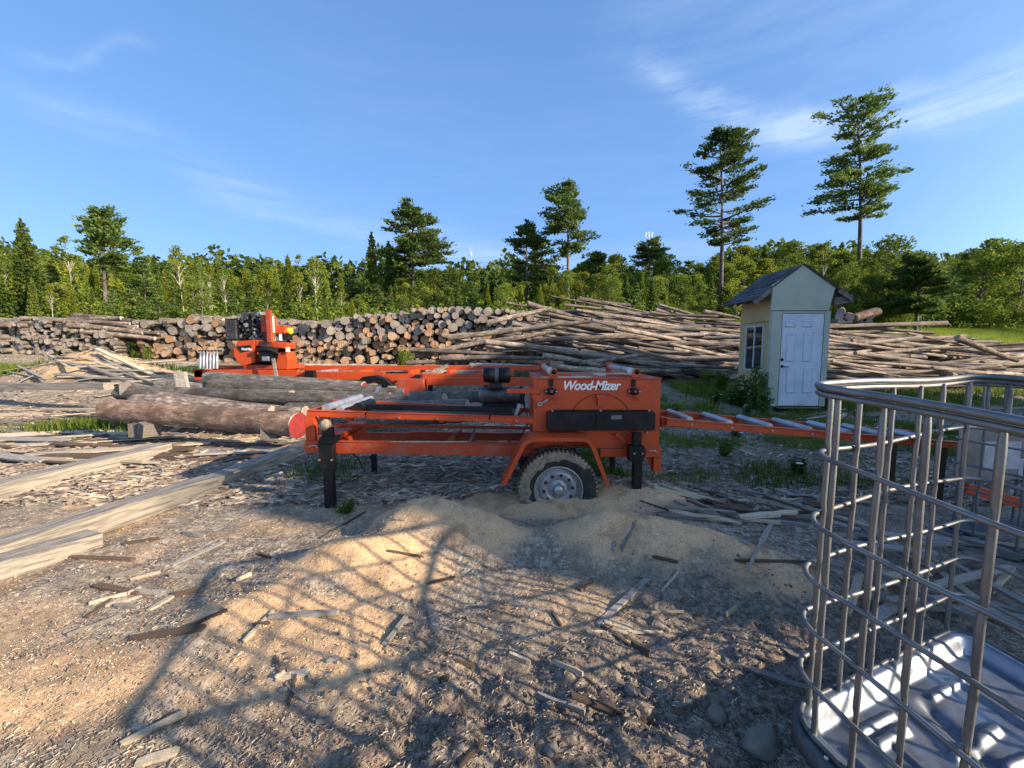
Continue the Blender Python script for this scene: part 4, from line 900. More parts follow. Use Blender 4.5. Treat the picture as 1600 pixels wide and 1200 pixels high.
b = MB(); b.bar((7.02, YS + .02, 2.43), (7.45, YS + .05, 2.52), .06, .16); b.build('brace', M['oldwood'], sh)
# ------------------------------------------------------------ logs
def log_mesh(seed, n=14, k=7, bend=.03, knot=.06, taper=.1, mats=None, ragged=True):
    """unit log: radius 1, length 1 along local z, sawn ends in a second material"""
    r = np.random.default_rng(seed); vs = []; t = np.linspace(-.5, .5, k); th = np.linspace(0, 2*np.pi, n, endpoint=False)
    ph = r.uniform(0, 6.28, 4)
    oval = 1 + .07*np.cos(2*th + ph[0]) + .05*np.cos(3*th + ph[1]) + .035*np.cos(5*th + ph[2])
    for i, z in enumerate(t):
        rr = (1 - taper*(z + .5)) * oval * (1 + r.uniform(-knot, knot, n)*.6 + r.uniform(-.02, .02))
        cx, cy = bend*10*math.sin(2.6*z + ph[3]), bend*10*math.cos(3.1*z + ph[2])
        for j in range(n): vs.append((cx*.3 + rr[j]*math.cos(th[j]), cy*.3 + rr[j]*math.sin(th[j]), z))
    fs = [(i*n+j, i*n+(j+1) % n, (i+1)*n+(j+1) % n, (i+1)*n+j) for i in range(k-1) for j in range(n)]
    me = bpy.data.meshes.new('log'); base = len(vs)
    a0 = [base + j for j in range(n)]; vs += vs[:n]; a1 = [base + n + j for j in range(n)]; vs += vs[(k-1)*n:k*n]
    fs += [tuple(a0[::-1]), tuple(a1)]
    me.from_pydata(vs, [], fs)
    for m in mats: me.materials.append(m)
    me.polygons.foreach_set('material_index', [0]*((k-1)*n) + [1, 1]); me.polygons.foreach_set('use_smooth', [True]*((k-1)*n) + [False]*2); me.update()
    return me
LM = {}
for nm, bm, em, kw in (('end', 'bark_gy', 'end_or', dict(knot=.16)), ('end2', 'bark_gy', 'end_gy', dict(knot=.16)), ('pale', 'bark_pale', 'end_or', dict(k=11, bend=.11, knot=.2, taper=.35, n=10)),
                       ('mid', 'bark_mid', 'end_gy', dict(k=11, bend=.11, knot=.22, taper=.35, n=10)), ('dark', 'bark_gy', 'end_gy', dict(k=9, bend=.04, knot=.1, taper=.2)),
                       ('red', 'bark_red', 'end_gy', dict(k=12, bend=.02, knot=.07, taper=-.05, n=20))):
    LM[nm] = [log_mesh(sd*7 + len(nm), mats=(M[bm], M[em]), **kw) for sd in range(6)]
nlog = [0]
def add_log(p, q, r, kind, label, group, cat='log', name='log'):
    p = Vector(p); q = Vector(q); d = q - p; o = bpy.data.objects.new(name, LM[kind][rnd.randrange(6)]); COL.objects.link(o)
    o.matrix_world = Matrix.Translation((p + q)/2) @ d.to_track_quat('Z', 'Y').to_matrix().to_4x4() @ Matrix.Rotation(rnd.uniform(0, 6.28), 4, 'Z') @ Matrix.Diagonal((r, r, d.length, 1))
    nlog[0] += 1
    return tag(o, label, cat, group)
def pack(x0, x1, top, rmin, rmax, seed, power=1.6, cand=50, maxn=900):
    """drop circles into a bin, where most room is left: a believable stack of ends"""
    g_ = np.random.default_rng(seed); C_ = np.zeros((0, 3)); fails = 0
    tx = np.linspace(x0, x1, 60); tz = np.array([top(x) for x in tx])
    while fails < 12 and len(C_) < maxn:
        r = rmin + (rmax - rmin) * g_.random()**power; xs_ = g_.uniform(x0 + r, x1 - r, cand); z = np.full(cand, r)
        if len(C_):
            dx = np.abs(C_[:, 0][None] - xs_[:, None]); sr = C_[:, 2][None] + r
            h = np.where(dx < sr, C_[:, 1][None] + np.sqrt(np.maximum(sr**2 - dx**2, 0))*.985, r); z = np.maximum(z, h.max(1))
        sc = z - np.interp(xs_, tx, tz); k = int(np.argmin(sc))
        if sc[k] + r > 0: fails += 1; continue
        C_ = np.vstack([C_, [xs_[k], z[k], r]]); fails = 0
    return [tuple(float(q) for q in c) for c in C_]
# the long wall of sawn ends behind the mill
YP = 16.0
prof_u = [(125, 512), (200, 504), (270, 498), (340, 496), (420, 497), (470, 503), (530, 500), (560, 493), (620, 489), (665, 481), (720, 479), (770, 484), (830, 488), (850, 500)]
pu = [(at(u, v, YP).x, at(u, v, YP).z) for u, v in prof_u]
def zbase(x): return gz(x, YP) - .25
def ptop(x): return float(np.interp(x, [a for a, _ in pu], [b_ for _, b_ in pu])) - zbase(x) + .10
bin0, bin1 = pu[0][0], pu[-1][0]
ends = pack(bin0, bin1, ptop, .075, .185, 5, 1.1)
ends.sort(key=lambda c: -c[2]); print('end-on logs', len(ends))
small = []
YF2 = YP
def place_end(x, z, r, big, lab, grp, y0, kinds):
    zb0 = zbase(x); yj = y0 + rnd.choice((0, 0, .12))+ rnd.uniform(-.3, .25); L = rnd.uniform(2.4, 3.2); yaw = rnd.uniform(-.04, .04) + (.0 if x > -12 else .05)
    p = (x, yj, z + zb0); q = (x + yaw*L, yj + L, z + zb0 + rnd.uniform(-.05, .05))
    return p, q
for i, (x, z, r) in enumerate(ends):
    # lower rows are fresher and more orange, upper rows weathered grey
    frac = z / ptop(x); kind = 'end' if (frac < .62 and x > -15 and rnd.random() < .85) or rnd.random() < .15 else 'end2'
    p, q = place_end(x, z, r, 0, 0, 0, YF2, 0)
    if i < 120:
        uu = 800 + FPX*p[0]/p[1]; where = 'left of the sawmill' if uu < 355 else 'just behind the sawmill' if uu < 455 else 'right of the sawmill' if uu < 620 else 'near its right end'
        lab = f"{'thick' if r > .165 else 'medium'} log with {'an orange' if kind == 'end' else 'a grey'} end, {'low' if frac < .33 else 'midway up' if frac < .7 else 'high'} in the log wall {where}"
        add_log(p, q, r, kind, lab, 'log ends of the long wall: ' + lab)
    else: small.append((p, q, r, kind))
# small dark logs at the far left
pu2 = [(-60, 498), (0, 496), (60, 494), (110, 497), (150, 506), (190, 520)]
lt = [(at(u, v, 15.6).x, at(u, v, 15.6).z) for u, v in pu2]
t2 = lambda x: float(np.interp(x, [a for a, _ in lt], [b_ for _, b_ in lt])) - (gz(x, 15.6) - .2)
for x, z, r in pack(lt[0][0], lt[-1][0], t2, .06, .115, 8, 1.2):
    zb0 = gz(x, 15.6) - .2; y = 15.4 + rnd.uniform(-.3, .2); small.append(((x, y, z + zb0), (x + rnd.uniform(-.2, .2), y + 1.4, z + zb0), r, 'end2'))
def join_logs(items, name, label, cat, group=None):
    vs = []; fs = []; mi = []; base = 0; mats = []
    for (p, q, r, kind) in items:
        me = LM[kind][rnd.randrange(6)]; d = Vector(q) - Vector(p)
        Mx = Matrix.Translation((Vector(p) + Vector(q))/2) @ d.to_track_quat('Z', 'Y').to_matrix().to_4x4() @ Matrix.Rotation(rnd.uniform(0, 6), 4, 'Z') @ Matrix.Diagonal((r, r, d.length, 1))
        slot = []
        for m in me.materials:
            if m not in mats: mats.append(m)
            slot.append(mats.index(m))
        vs += [tuple(Mx @ v.co) for v in me.vertices]; fs += [tuple(base + i for i in f.vertices) for f in me.polygons]; mi += [slot[f.material_index] for f in me.polygons]; base += len(me.vertices)
    me = bpy.data.meshes.new(name); me.from_pydata(vs, [], fs)
    for m in mats: me.materials.append(m)
    me.polygons.foreach_set('material_index', mi); me.polygons.foreach_set('use_smooth', [len(f) == 4 for f in fs]); me.update()
    return tag(link(name, me), label, cat, group, 'stuff')
# loose logs lying along the top of the left end of the wall
for k in range(11):
    u = 88 + k*5; Y = 15.3 + .12*(k % 4); v = 499 + k*1.2 + (k % 3)*5; p = at(u, v, Y); q = at(u + 115, v + 9 + rnd.uniform(-2, 3), Y + .3)
    add_log(p, q, rnd.uniform(.08, .12), 'mid', 'slim log lying sideways over the left end of the log wall', 'slim logs lying sideways on the left end of the log wall')
for (u0, v0, u1, v1, r) in ((120, 492, 215, 505, .13), (108, 497, 190, 498, .12), (770, 492, 858, 512, .14), (300, 494, 350, 503, .14), (700, 487, 790, 497, .12)):
    add_log(at(u0, v0, 16.4), at(u1, v1, 16.2), r, 'mid', 'stray log lying across the top of the long log wall', 'stray logs on top of the long log wall')

# the heap of long logs lying sideways, from the middle to the right edge
def sideways(n, u0, u1, Ys, vt, vb, rr_, kinds, slope, label, group, seed, Lr=(4.5, 7.5)):
    r_ = random.Random(seed)
    for i in range(n):
        f = (i + r_.random()) / n                     # 0 front and low, 1 back and high
        Y = Ys[0] + (Ys[1] - Ys[0])*f + r_.uniform(-.15, .15)
        u = r_.uniform(u0, u1); v = np.interp(f, [0, 1], [vb(u), vt(u)]) + r_.uniform(-3, 3)
        c = at(u, v, Y); r = r_.uniform(*rr_); L = r_.uniform(*Lr); a = slope + r_.gauss(0, .075); yaw = r_.gauss(0, .16)
        d = Vector((math.cos(a)*math.cos(yaw), math.sin(yaw), math.sin(a)))*L/2
        if r_.random() < .5: d = -d
        yield c - d, c + d, r, r_.choice(kinds)
C_top = lambda u: np.interp(u, [860, 915, 960, 1100, 1180, 1290, 1330, 1420, 1500, 1700], [512, 478, 480, 498, 512, 512, 506, 522, 535, 548])
C_bot = lambda u: np.interp(u, [860, 1000, 1150, 1300, 1600], [556, 575, 582, 592, 604])
def hlab(p, q, r, kd, where, umid):
    c = (p + q)/2; uu = 800 + FPX*c.x/c.y; lo_y = c.y
    return f"{'stout' if r > .064 else 'thin'} {dict(mid='brown', dark='dark', pale='pale')[kd]} log, {'front' if lo_y < 13 else 'middle' if lo_y < 14.6 else 'back'} {'left' if uu < umid else 'right'} of sideways heap {where}"
def ub(Y, x): return x
items = list(sideways(88, 950, 1165, (12.3, 16.4), C_top, C_bot, (.04, .085), ['mid', 'mid', 'pale', 'dark', 'pale'], -.10, '', '', 4))
for p, q, r, kd in items:
    lab = hlab(p, q, r, kd, 'between saw box and shed', 1050); add_log(p, q, r, kd, lab, 'heap logs: ' + lab)
items = list(sideways(76, 1270, 1660, (11.2, 14.6), C_top, C_bot, (.04, .085), ['pale', 'pale', 'mid'], -.035, '', '', 6, (3.5, 6.5)))
for p, q, r, kd in items:
    lab = hlab(p, q, r, kd, 'right of the shed', 1440); add_log(p, q, r, kd, lab, 'heap logs: ' + lab)
hidden = []
for p, q, r, kd in sideways(460, 900, 1640, (12.6, 16.6), lambda u: C_top(u) + 9, lambda u: C_bot(u) + 1, (.04, .085), ['mid', 'dark', 'pale'], -.07, '', '', 16): hidden.append((p + Vector((0, .3, -.07)), q + Vector((0, .3, -.07)), r, kd))
# front middle: peeled pale logs, some propped up to the right
mid_ = [(762, 506, 862, 480, 13.6, .14, 0), (700, 527, 880, 505, 12.6, .15, 0), (648, 555, 760, 535, 11.9, .13, 1), (755, 532, 902, 548, 12.2, .13, 0), (640, 548, 790, 552, 11.6, .12, 1), (720, 543, 870, 515, 12.4, .14, 1),
        (690, 560, 850, 560, 11.0, .12, 0), (635, 568, 740, 562, 10.9, .10, 1), (820, 540, 985, 562, 11.8, .12, 0), (848, 556, 940, 572, 11.0, .13, 1), (905, 566, 1005, 556, 11.4, .13, 0), (600, 575, 700, 578, 10.6, .10, 1),
        (735, 575, 850, 573, 10.6, .14, 0), (665, 583, 770, 582, 10.3, .13, 0), (690, 522, 790, 548, 12.9, .12, 0), (660, 585, 700, 573, 10.2, .12, 1), (465, 572, 620, 570, 11.6, .10, 0), (480, 578, 640, 582, 11.1, .10, 1), (450, 583, 560, 578, 10.9, .09, 0),
        (860, 492, 1010, 520, 14.4, .13, 0), (770, 520, 930, 500, 13.3, .12, 1), (830, 530, 990, 528, 13.0, .13, 1), (800, 505, 960, 540, 13.5, .13, 1), (860, 572, 960, 580, 10.8, .12, 0), (790, 562, 880, 566, 11.3, .11, 0)]
for (u0, v0, u1, v1, Y, r, kd) in mid_:
    lab = f"{'peeled pale' if kd == 0 else 'knotty brown'} log {'rising' if v1 < v0 - 4 else 'falling' if v1 > v0 + 4 else 'lying level'} to the right among logs {'above the motor' if u0 < 700 else 'left of the saw box' if u0 < 800 else 'above the saw box'}"
    add_log(at(u0, v0, Y), at(u1, v1, Y + .25), r*.68, ('pale', 'mid')[kd], lab, 'loose logs behind the trailer: ' + lab)
for (u0, v0, u1, v1, Y, r, lab) in ((824, 476, 912, 501, 15.2, .12, 'bent thin log jutting up left of the sideways log heap'), (905, 466, 985, 478, 16.8, .12, 'topmost log jutting from the upper left of the sideways heap'),
                                    (1100, 486, 1156, 498, 16.0, .08, 'thin pole sticking out of the heap just left of the shed roof'), (1493, 528, 1592, 563, 12.2, .09, 'thin dark pole lying slantwise over the pale logs right of the shed'),
                                    (1024, 484, 1070, 495, 16.2, .1, 'short pole standing up from the middle of the heap crest')):
    add_log(at(u0, v0, Y), at(u1, v1, Y), r, 'mid', lab, None)
for k in range(9):
    u = 1312 + (k % 4)*16 + rnd.uniform(-3, 3); v = 503 - (k//4)*8; add_log(at(u, v, 16.6), at(u + rnd.uniform(-12, 6), v - 2, 18.2), rnd.uniform(.09, .15), 'end2', 'stubby thick log in the small brown heap right of the shed', 'stubby logs heaped behind the shed')
add_log(at(1335, 497, 16.7), at(1372, 486, 16.7), .17, 'red', 'thick gnarled stump log on top of the small brown heap', None)
# logs waiting beside the trailer, ends painted
def yard_log(u0, v0, u1, v1, Y0, Y1, r, kind, label, end=None, endmat_='red_end'):
    p, q = at(u0, v0, Y0), at(u1, v1, Y1)
    o = add_log(p, q, r, kind, label, None)
    if end:
        d = (q - p).normalized(); b = MB(); a = d.orthogonal().normalized(); c = d.cross(a); n = 18
        rad = r * (1.03 if kind == 'red' else .80 if kind in ('dark', 'mid') else .9)
        pts = [q + d*.004 + (a*math.cos(t) + c*math.sin(t))*rad*(1 + .05*math.sin(3*t)) for t in np.linspace(0, 2*math.pi, n, endpoint=False)]
        b.add(pts + [q2 + d*.006 for q2 in pts], [tuple(range(n, 2*n))] + [(i, (i+1) % n, n + (i+1) % n, n + i) for i in range(n)])
        e = b.build('painted_end', M[endmat_]); e.parent = o; e.matrix_parent_inverse = o.matrix_world.inverted()
    return o
yard_log(170, 642, 466, 665, 6.05, 5.25, .165, 'red', 'big reddish barked log on blocks with its right end painted dark red', 1)
yard_log(325, 591, 569, 608, 8.2, 7.4, .15, 'dark', 'grey log lying furthest back in the stack with a bright red painted end', 1)
yard_log(330, 604, 592, 614, 7.8, 7.15, .14, 'dark', 'grey log with a bright blue painted end behind the trailer', 1, 'blue_end')
yard_log(395, 617, 612, 623, 7.4, 6.9, .13, 'dark', 'grey log with a small red end just right of the blue one', 1)
yard_log(430, 612, 634, 614, 7.7, 7.1, .13, 'dark', 'thin grey log with the rightmost of the red painted ends', 1)
yard_log(190, 612, 455, 622, 7.3, 6.8, .15, 'dark', 'dark grey log second from the big reddish log', None)
yard_log(208, 622, 480, 640, 6.8, 6.3, .15, 'mid', 'grey barked log lying directly behind the big reddish log', None)
yard_log(300, 618, 562, 629, 7.0, 6.5, .14, 'dark', 'slim log with a small red end above the trailer end roller', 1)
yard_log(215, 628, 420, 645, 6.5, 6.1, .13, 'mid', 'slim weathered log squeezed against the big reddish log', None)
yard_log(455, 640, 560, 641, 6.6, 6.3, .14, 'dark', 'dark log behind the left end of the orange trailer frame', None)
yard_log(520, 630, 694, 624, 6.8, 6.2, .13, 'dark', 'dark log with a pale sawn end behind the black belt', None)
yard_log(550, 640, 730, 632, 6.4, 5.9, .12, 'dark', 'dark log low behind the middle of the trailer frame', None)
yard_log(600, 622, 760, 618, 7.5, 7.2, .12, 'dark', 'dark log running toward the motor behind the trailer', None)
yard_log(540, 652, 700, 650, 6.2, 5.8, .13, 'dark', 'dark log near the ground behind the trailer rails', None)
yard_log(250, 604, 330, 611, 8.0, 7.8, .16, 'dark', 'short grey log left of the sawmill bed end', None)
join_logs(small, 'small_logs', 'small and half hidden log ends filling the long log wall', 'logs')
join_logs(hidden, 'buried_logs', 'long logs buried inside the sideways heap', 'logs')
print('logs', nlog[0])

# ------------------------------------------------------------ timbers, blocks, boards
def board_mesh(seed, k=6, rag=.25):
    r = random.Random(seed); vs = []; 
    for i in range(k):
        x = -.5 + i/(k-1); wz = r.uniform(-.5, .5)*.25; wy = r.uniform(-.5, .5)*.22; sw = 1 - (r.uniform(0, rag) if i in (0, k-1) else r.uniform(0, .08))
        for y, z in ((-.5, -.5), (.5, -.5), (.5, .5), (-.5, .5)): vs.append((x + (r.uniform(-.02, .02) if i in (0, k-1) else 0), y*sw + wy*(.6), z*(1 - r.uniform(0, .15)) + wz))
    fs = [(i*4 + j, i*4 + (j+1) % 4, i*4+4 + (j+1) % 4, i*4+4 + j) for i in range(k-1) for j in range(4)] + [(3, 2, 1, 0), tuple(4*(k-1) + j for j in range(4))]
    me = bpy.data.meshes.new('board'); me.from_pydata(vs, [], fs); me.update(); return me
def beam_mesh(seed, k=9):
    r = random.Random(seed); vs = []
    for i in range(k):
        x = -.5 + i/(k-1)
        for y, z in ((-.5, -.5), (-.5, .5), (.5, .5), (.5, -.5)): vs.append((x, y*(1 + r.uniform(-.05, .04)), z*(1 + r.uniform(-.07, .05))))
    fs = [(i*4 + j, i*4 + (j+1) % 4, i*4+4 + (j+1) % 4, i*4+4 + j)[::-1] for i in range(k-1) for j in range(4)] + [(0, 1, 2, 3), tuple(4*(k-1) + j for j in range(4))[::-1]]
    me = bpy.data.meshes.new('timber'); me.from_pydata(vs, [], fs); me.update(); return me
BM = {k: [] for k in ('plank_g', 'plank_l', 'plank_b')}
for k in BM:
    for sd in range(6): me = board_mesh(sd*5 + len(BM), 6, (.25, .8, .5, .9, .3, .7)[sd]); me.materials.append(M[k]); BM[k].append(me)
def put(name, me, p, q, wd, th, label, cat, group=None, roll=0):
    p = Vector(p); q = Vector(q); d = q - p; L = d.length; x = d/L; y = Vector((0, 0, 1)).cross(x).normalized(); z = x.cross(y)
    o = bpy.data.objects.new(name, me); COL.objects.link(o)
    o.matrix_world = Matrix.Translation((p + q)/2) @ Matrix((x, y, z)).transposed().to_4x4() @ Matrix.Rotation(roll, 4, 'X') @ Matrix.Diagonal((L, wd, th, 1))
    return tag(o, label, cat, group)
def lay(u0, v0, u1, v1, wd, th, kind, label, group=None, cat='board', lift=0, roll=0, lift2=None):
    p, q = hit(u0, v0), hit(u1, v1); p.z += th/2 + lift; q.z += th/2 + (lift if lift2 is None else lift2)
    # keep the middle clear of humps
    mz = gz((p.x+q.x)/2, (p.y+q.y)/2) + th*.3
    dz = max(0, mz - (p.z+q.z)/2); p.z += dz; q.z += dz
    return put('board', BM[kind][rnd.randrange(6)], p, q, wd, th, label, cat, group, roll)
def timber(p, q, wd, th, label, seed):
    me = beam_mesh(seed); me.materials.append(M['timber']); o = put('timber', me, p, q, wd, th, label, 'timber')
    bv = o.modifiers.new('bevel', 'BEVEL'); bv.width = .006; bv.segments = 1; return o
def G3(x, y, dz): return Vector((x, y, gz(x, y) + dz))
timber(G3(-3.02, 3.86, .075), G3(-2.72, 5.75, .08), .18, .15, 'weathered square timber running toward the big log, notched end in shade', 1)
timber(G3(-3.42, 2.35, .08), G3(-2.98, 3.84, .08), .19, .16, 'long weathered square timber with a knot, in front of the notched one', 2)
timber(G3(-3.35, 1.9, .08), G3(-3.03, 2.78, .04), .2, .13, 'short broken timber lying nearest the left foreground', 3)
timber(G3(-4.95, 3.2, .075), G3(-4.62, 5.22, .08), .2, .15, 'squared timber at the left edge ending short of the big log', 4)
timber(at(0, 604, 9.2), at(170, 603, 8.6), .2, .15, 'long grey beam lying sideways near the far left sawdust heap', 6)
def block(c, sz, rz, mat, label, tiltx=0, name='wood_block', cat='block'):
    me = beam_mesh(int(abs(c[0])*100) + 3, 3); me.materials.append(M[mat]); o = bpy.data.objects.new(name, me); COL.objects.link(o)
    o.matrix_world = Matrix.Translation(c) @ Matrix.Rotation(rz, 4, 'Z') @ Matrix.Rotation(tiltx, 4, 'Y') @ Matrix.Diagonal((*sz, 1)); return tag(o, label, cat)
block(at(217, 671, 5.75), (.16, .18, .2), .2, 'oldwood', 'squared wood block propping the left of the big reddish log')
block(at(234, 670, 5.7), (.15, .22, .2), -.4, 'oldwood', 'tilted pale block beside the squared block under the log', .25)
block(at(425, 673, 5.3), (.2, .2, .18), .1, 'oldwood', 'dark wood block propping the red painted end of the big log')
block(at(285, 599, 7.4), (.17, .10, .42), .2, 'plank_g', 'upright bluish grey slab end standing among the stacked logs', -.12)
block(at(196, 607, 7.2), (.10, .2, .22), .4, 'oldwood', 'small upright block at the left tip of the grey stack')
# ------------------------------------------------------------ trees
def leaf_quads(C, size, rg, elong=1.0, flat=0.0, dirs=None):
    """one small quad per centre; dirs biases the long side"""
    n = len(C); a = rg.normal(size=(n, 3)); 
    if dirs is not None: a = dirs + .45*a
    a /= np.linalg.norm(a, axis=1)[:, None] + 1e-9
    b = rg.normal(size=(n, 3)); b[:, 2] *= (1 - flat)
    b -= a*np.sum(a*b, 1)[:, None]; b /= np.linalg.norm(b, axis=1)[:, None] + 1e-9
    s = size*rg.uniform(.6, 1.35, n)[:, None]; a = a*s*elong; b = b*s*.5
    V = np.stack([C - a*.5, C + b, C + a*.6, C - b], 1).reshape(-1, 3)
    return V, np.arange(4*n).reshape(n, 4)
def trunk_mb(H, r0, r1, rg, lean=0, k=8, wob=.06):
    pts = []; 
    for i in range(k + 1):
        t = i/k; pts.append((lean*t*t*H + wob*math.sin(3*t + rg.uniform(0, .6)), wob*math.cos(4*t), t*H - .3*(i == 0)))
    return pts, [r0 + (r1 - r0)*(i/k)**.8 for i in range(k + 1)]
def pos_on(pts, t): 
    f = t*(len(pts)-1); i = min(int(f), len(pts)-2); return Vector(pts[i]).lerp(Vector(pts[i+1]), f - i)
class Tree:
    def __init__(s, trunk, crown, tm, cm): s.trunk, s.crown, s.tm, s.cm = trunk, crown, tm, cm
def finish(mb, V, Fq, tmat, cmat):
    me = bpy.data.meshes.new('trunk'); me.from_pydata([tuple(v) for v in mb.v], [], mb.f); me.materials.append(M[tmat]); me.polygons.foreach_set('use_smooth', [True]*len(mb.f)); me.update()
    return me, fast_mesh('crown', V, Fq, [M[cmat]])
def make_pine(seed, H, r0, base, prof, dens=1.0, lean=0, nb=60, tmat='trunk_pine', cmat='pine', leaf=.15, up=.28, sides=None):
    """white pine: open crown of flat, tiered pads. prof: (height fraction, reach in m)"""
    rg = np.random.default_rng(seed); mb = MB(); pts, rr = trunk_mb(H, r0, .03, rg, lean, 10); mb.tube(pts, rr, 9)
    C_, D_ = [], []
    hs = np.sort(rg.uniform(0, 1, nb)**.9)
    for q in hs:
        t = base + (1 - base)*q; o = pos_on(pts, t*.985); Lr = np.interp(t, [p[0] for p in prof], [p[1] for p in prof]) * rg.uniform(.55, 1.12)
        az = rg.uniform(0, 2*math.pi)
        if sides is not None:      # per-tree asymmetry: (height fraction, left factor, right factor)
            l_ = np.interp(t, [p[0] for p in sides], [p[1] for p in sides]); r_ = np.interp(t, [p[0] for p in sides], [p[2] for p in sides]); c = math.cos(az)
            Lr *= (r_ if c > 0 else l_)*abs(c) + (1 - abs(c))*(l_ + r_)/2
        if Lr < .25: continue
        rise = up*rg.uniform(.2, 1.3) * (1.5 if t > .85 else 1) - (.12 if t < base + .2 else 0)
        d = Vector((math.cos(az), math.sin(az), 0)); bp = []
        m_ = 6
        for i in range(m_ + 1):
            s_ = i/m_; bp.append(o + d*Lr*s_ + Vector((0, 0, Lr*rise*(s_**1.6))))
        mb.tube([tuple(p) for p in bp], [max(.008, (.012 + .022*Lr)*(1 - .85*i/m_)) for i in range(m_ + 1)], 5, caps=False)
        side = Vector((-d.y, d.x, 0)); ntw = int((5 + 5.5*Lr)*dens)
        for k in range(ntw):
            s_ = rg.uniform(.28 if Lr > 1 else .1, 1.03); pb = pos_on([tuple(p) for p in bp], min(s_, .999)); wdt = Lr*.30*(1.15 - s_) + .14
            off = rg.uniform(-1, 1); c = pb + side*off*wdt + d*abs(off)*wdt*.35 + Vector((0, 0, rg.uniform(-.02, .14)))
            n = int(9*dens); cc = np.array(c) + rg.normal(size=(n, 3))*np.array([.17, .17, .045])*(.8 + .3*Lr/2)
            C_.append(cc); dd = np.tile(np.array([d.x + off*side.x, d.y + off*side.y, .55]), (n, 1)); D_.append(dd)
    for k in range(9):      # dead stubs below the crown
        t = base*rg.uniform(.45, 1.0); o = pos_on(pts, t); az = rg.uniform(0, 6.28); L = rg.uniform(.2, .9); mb.tube([tuple(o), tuple(o + Vector((math.cos(az)*L*.6, math.sin(az)*L*.6, .05))), tuple(o + Vector((math.cos(az)*L, math.sin(az)*L, rg.uniform(-.1, .3))))], [.03, .018, .008], 4, caps=False)
    C_ = np.concatenate(C_); D_ = np.concatenate(D_); V, Fq = leaf_quads(C_, leaf*.8, rg, 1.9, 0, D_)
    return finish(mb, V, Fq, tmat, cmat)
def make_fir(seed, H, R0, cmat='fir', dens=1.0, base=.04, leaf=.15, droop=.25, ragged=.25, power=.85, tmat='trunk_pine'):
    rg = np.random.default_rng(seed); mb = MB(); pts, rr = trunk_mb(H, .035*H**.75, .012, rg, 0, 6, .03); mb.tube(pts, rr, 7); C_, D_ = [], []
    z = base*H
    while z < H*.985:
        t = z/H; Rz = R0*(1 - t)**power + .08; nb = max(4, int(11*Rz/R0 + 4)); a0 = rg.uniform(0, 6.28)
        for i in range(nb):
            az = a0 + 2*math.pi*i/nb + rg.uniform(-.3, .3); L = Rz*rg.uniform(1 - ragged*1.6, 1 + ragged*.5); n = int(dens*(6 + 26*L/R0))
            s_ = rg.uniform(.1, 1, n)**.75; off = rg.normal(size=n)*.13*(1 + L*.35)*(1.15 - .6*s_); dr = -droop*(s_**1.3)*L + .15*L*(s_**3)
            x = math.cos(az)*L*s_ - math.sin(az)*off; y = math.sin(az)*L*s_ + math.cos(az)*off; zz = z + dr + rg.normal(size=n)*.06
            o = pos_on(pts, min(t, .98)); C_.append(np.stack([x + o.x, y + o.y, zz], 1)); D_.append(np.tile([math.cos(az), math.sin(az), .1], (n, 1)))
        z += H*.021*rg.uniform(.7, 1.3) + .04
    n = 30; C_.append(np.stack([rg.normal(size=n)*.05, rg.normal(size=n)*.05, H*rg.uniform(.95, 1.01, n)], 1)); D_.append(np.tile([0, 0, 1.], (n, 1)))
    C_ = np.concatenate(C_); V, Fq = leaf_quads(C_, leaf, rg, 1.35, 0, np.concatenate(D_))
    return finish(mb, V, Fq, tmat, cmat)
def make_leafy(seed, H, R0, base=.15, cmat='leaf', nclump=34, per=150, leaf=.14, tmat='trunk_pine', r0=.10, slim=1.0, open_=.0, lean=0):
    rg = np.random.default_rng(seed); mb = MB(); pts, rr = trunk_mb(H*.93, r0, .02, rg, lean, 8, .12); mb.tube(pts, rr, 8); C_ = []
    for k in range(nclump):
        q = rg.uniform(0, 1); t = base + (1 - base)*q; prof = math.sin(math.pi*min(1, (q*.80 + .20)))**.65 * R0
        az = rg.uniform(0, 6.28); d = prof*math.sqrt(rg.uniform(.08, 1))*slim; o = pos_on(pts, min(.99, t*.9)); c = Vector((o.x + d*math.cos(az), o.y + d*math.sin(az), t*H))
        if d > .35:
            mid = (Vector(o)*.55 + c*.45) + Vector((0, 0, .1)); mb.tube([tuple(o - Vector((0, 0, .35*d))), tuple(mid), tuple(c)], [.012 + .02*d, .012, .006], 5, caps=False)
        rc = R0*rg.uniform(.20, .42); n = int(per*(1 - open_)*rg.uniform(.6, 1.2)); v = rg.normal(size=(n, 3)); v /= np.linalg.norm(v, axis=1)[:, None]
        v *= (rc*rg.uniform(.35, 1.05, n)**.6)[:, None]; v[:, 2] *= .72; C_.append(v + np.array(c))
    C_ = np.concatenate(C_); V, Fq = leaf_quads(C_, leaf, rg, 1.1)
    return finish(mb, V, Fq, tmat, cmat)
def tree(me2, loc, rot, sc, label, group, name='tree', cat='tree'):
    e = empty(name, loc, (0, 0, rot)); e.scale = sc if hasattr(sc, '__len__') else (sc,)*3
    link('trunk', me2[0], e); link('crown', me2[1], e); return tag(e, label, cat, group)
def at_ground(u, Y): x = (u - 800)*Y/FPX; return Vector((x, Y, gz(x, Y)))
def height_to(u, v, Y): return at(u, v, Y).z - at_ground(u, Y).z
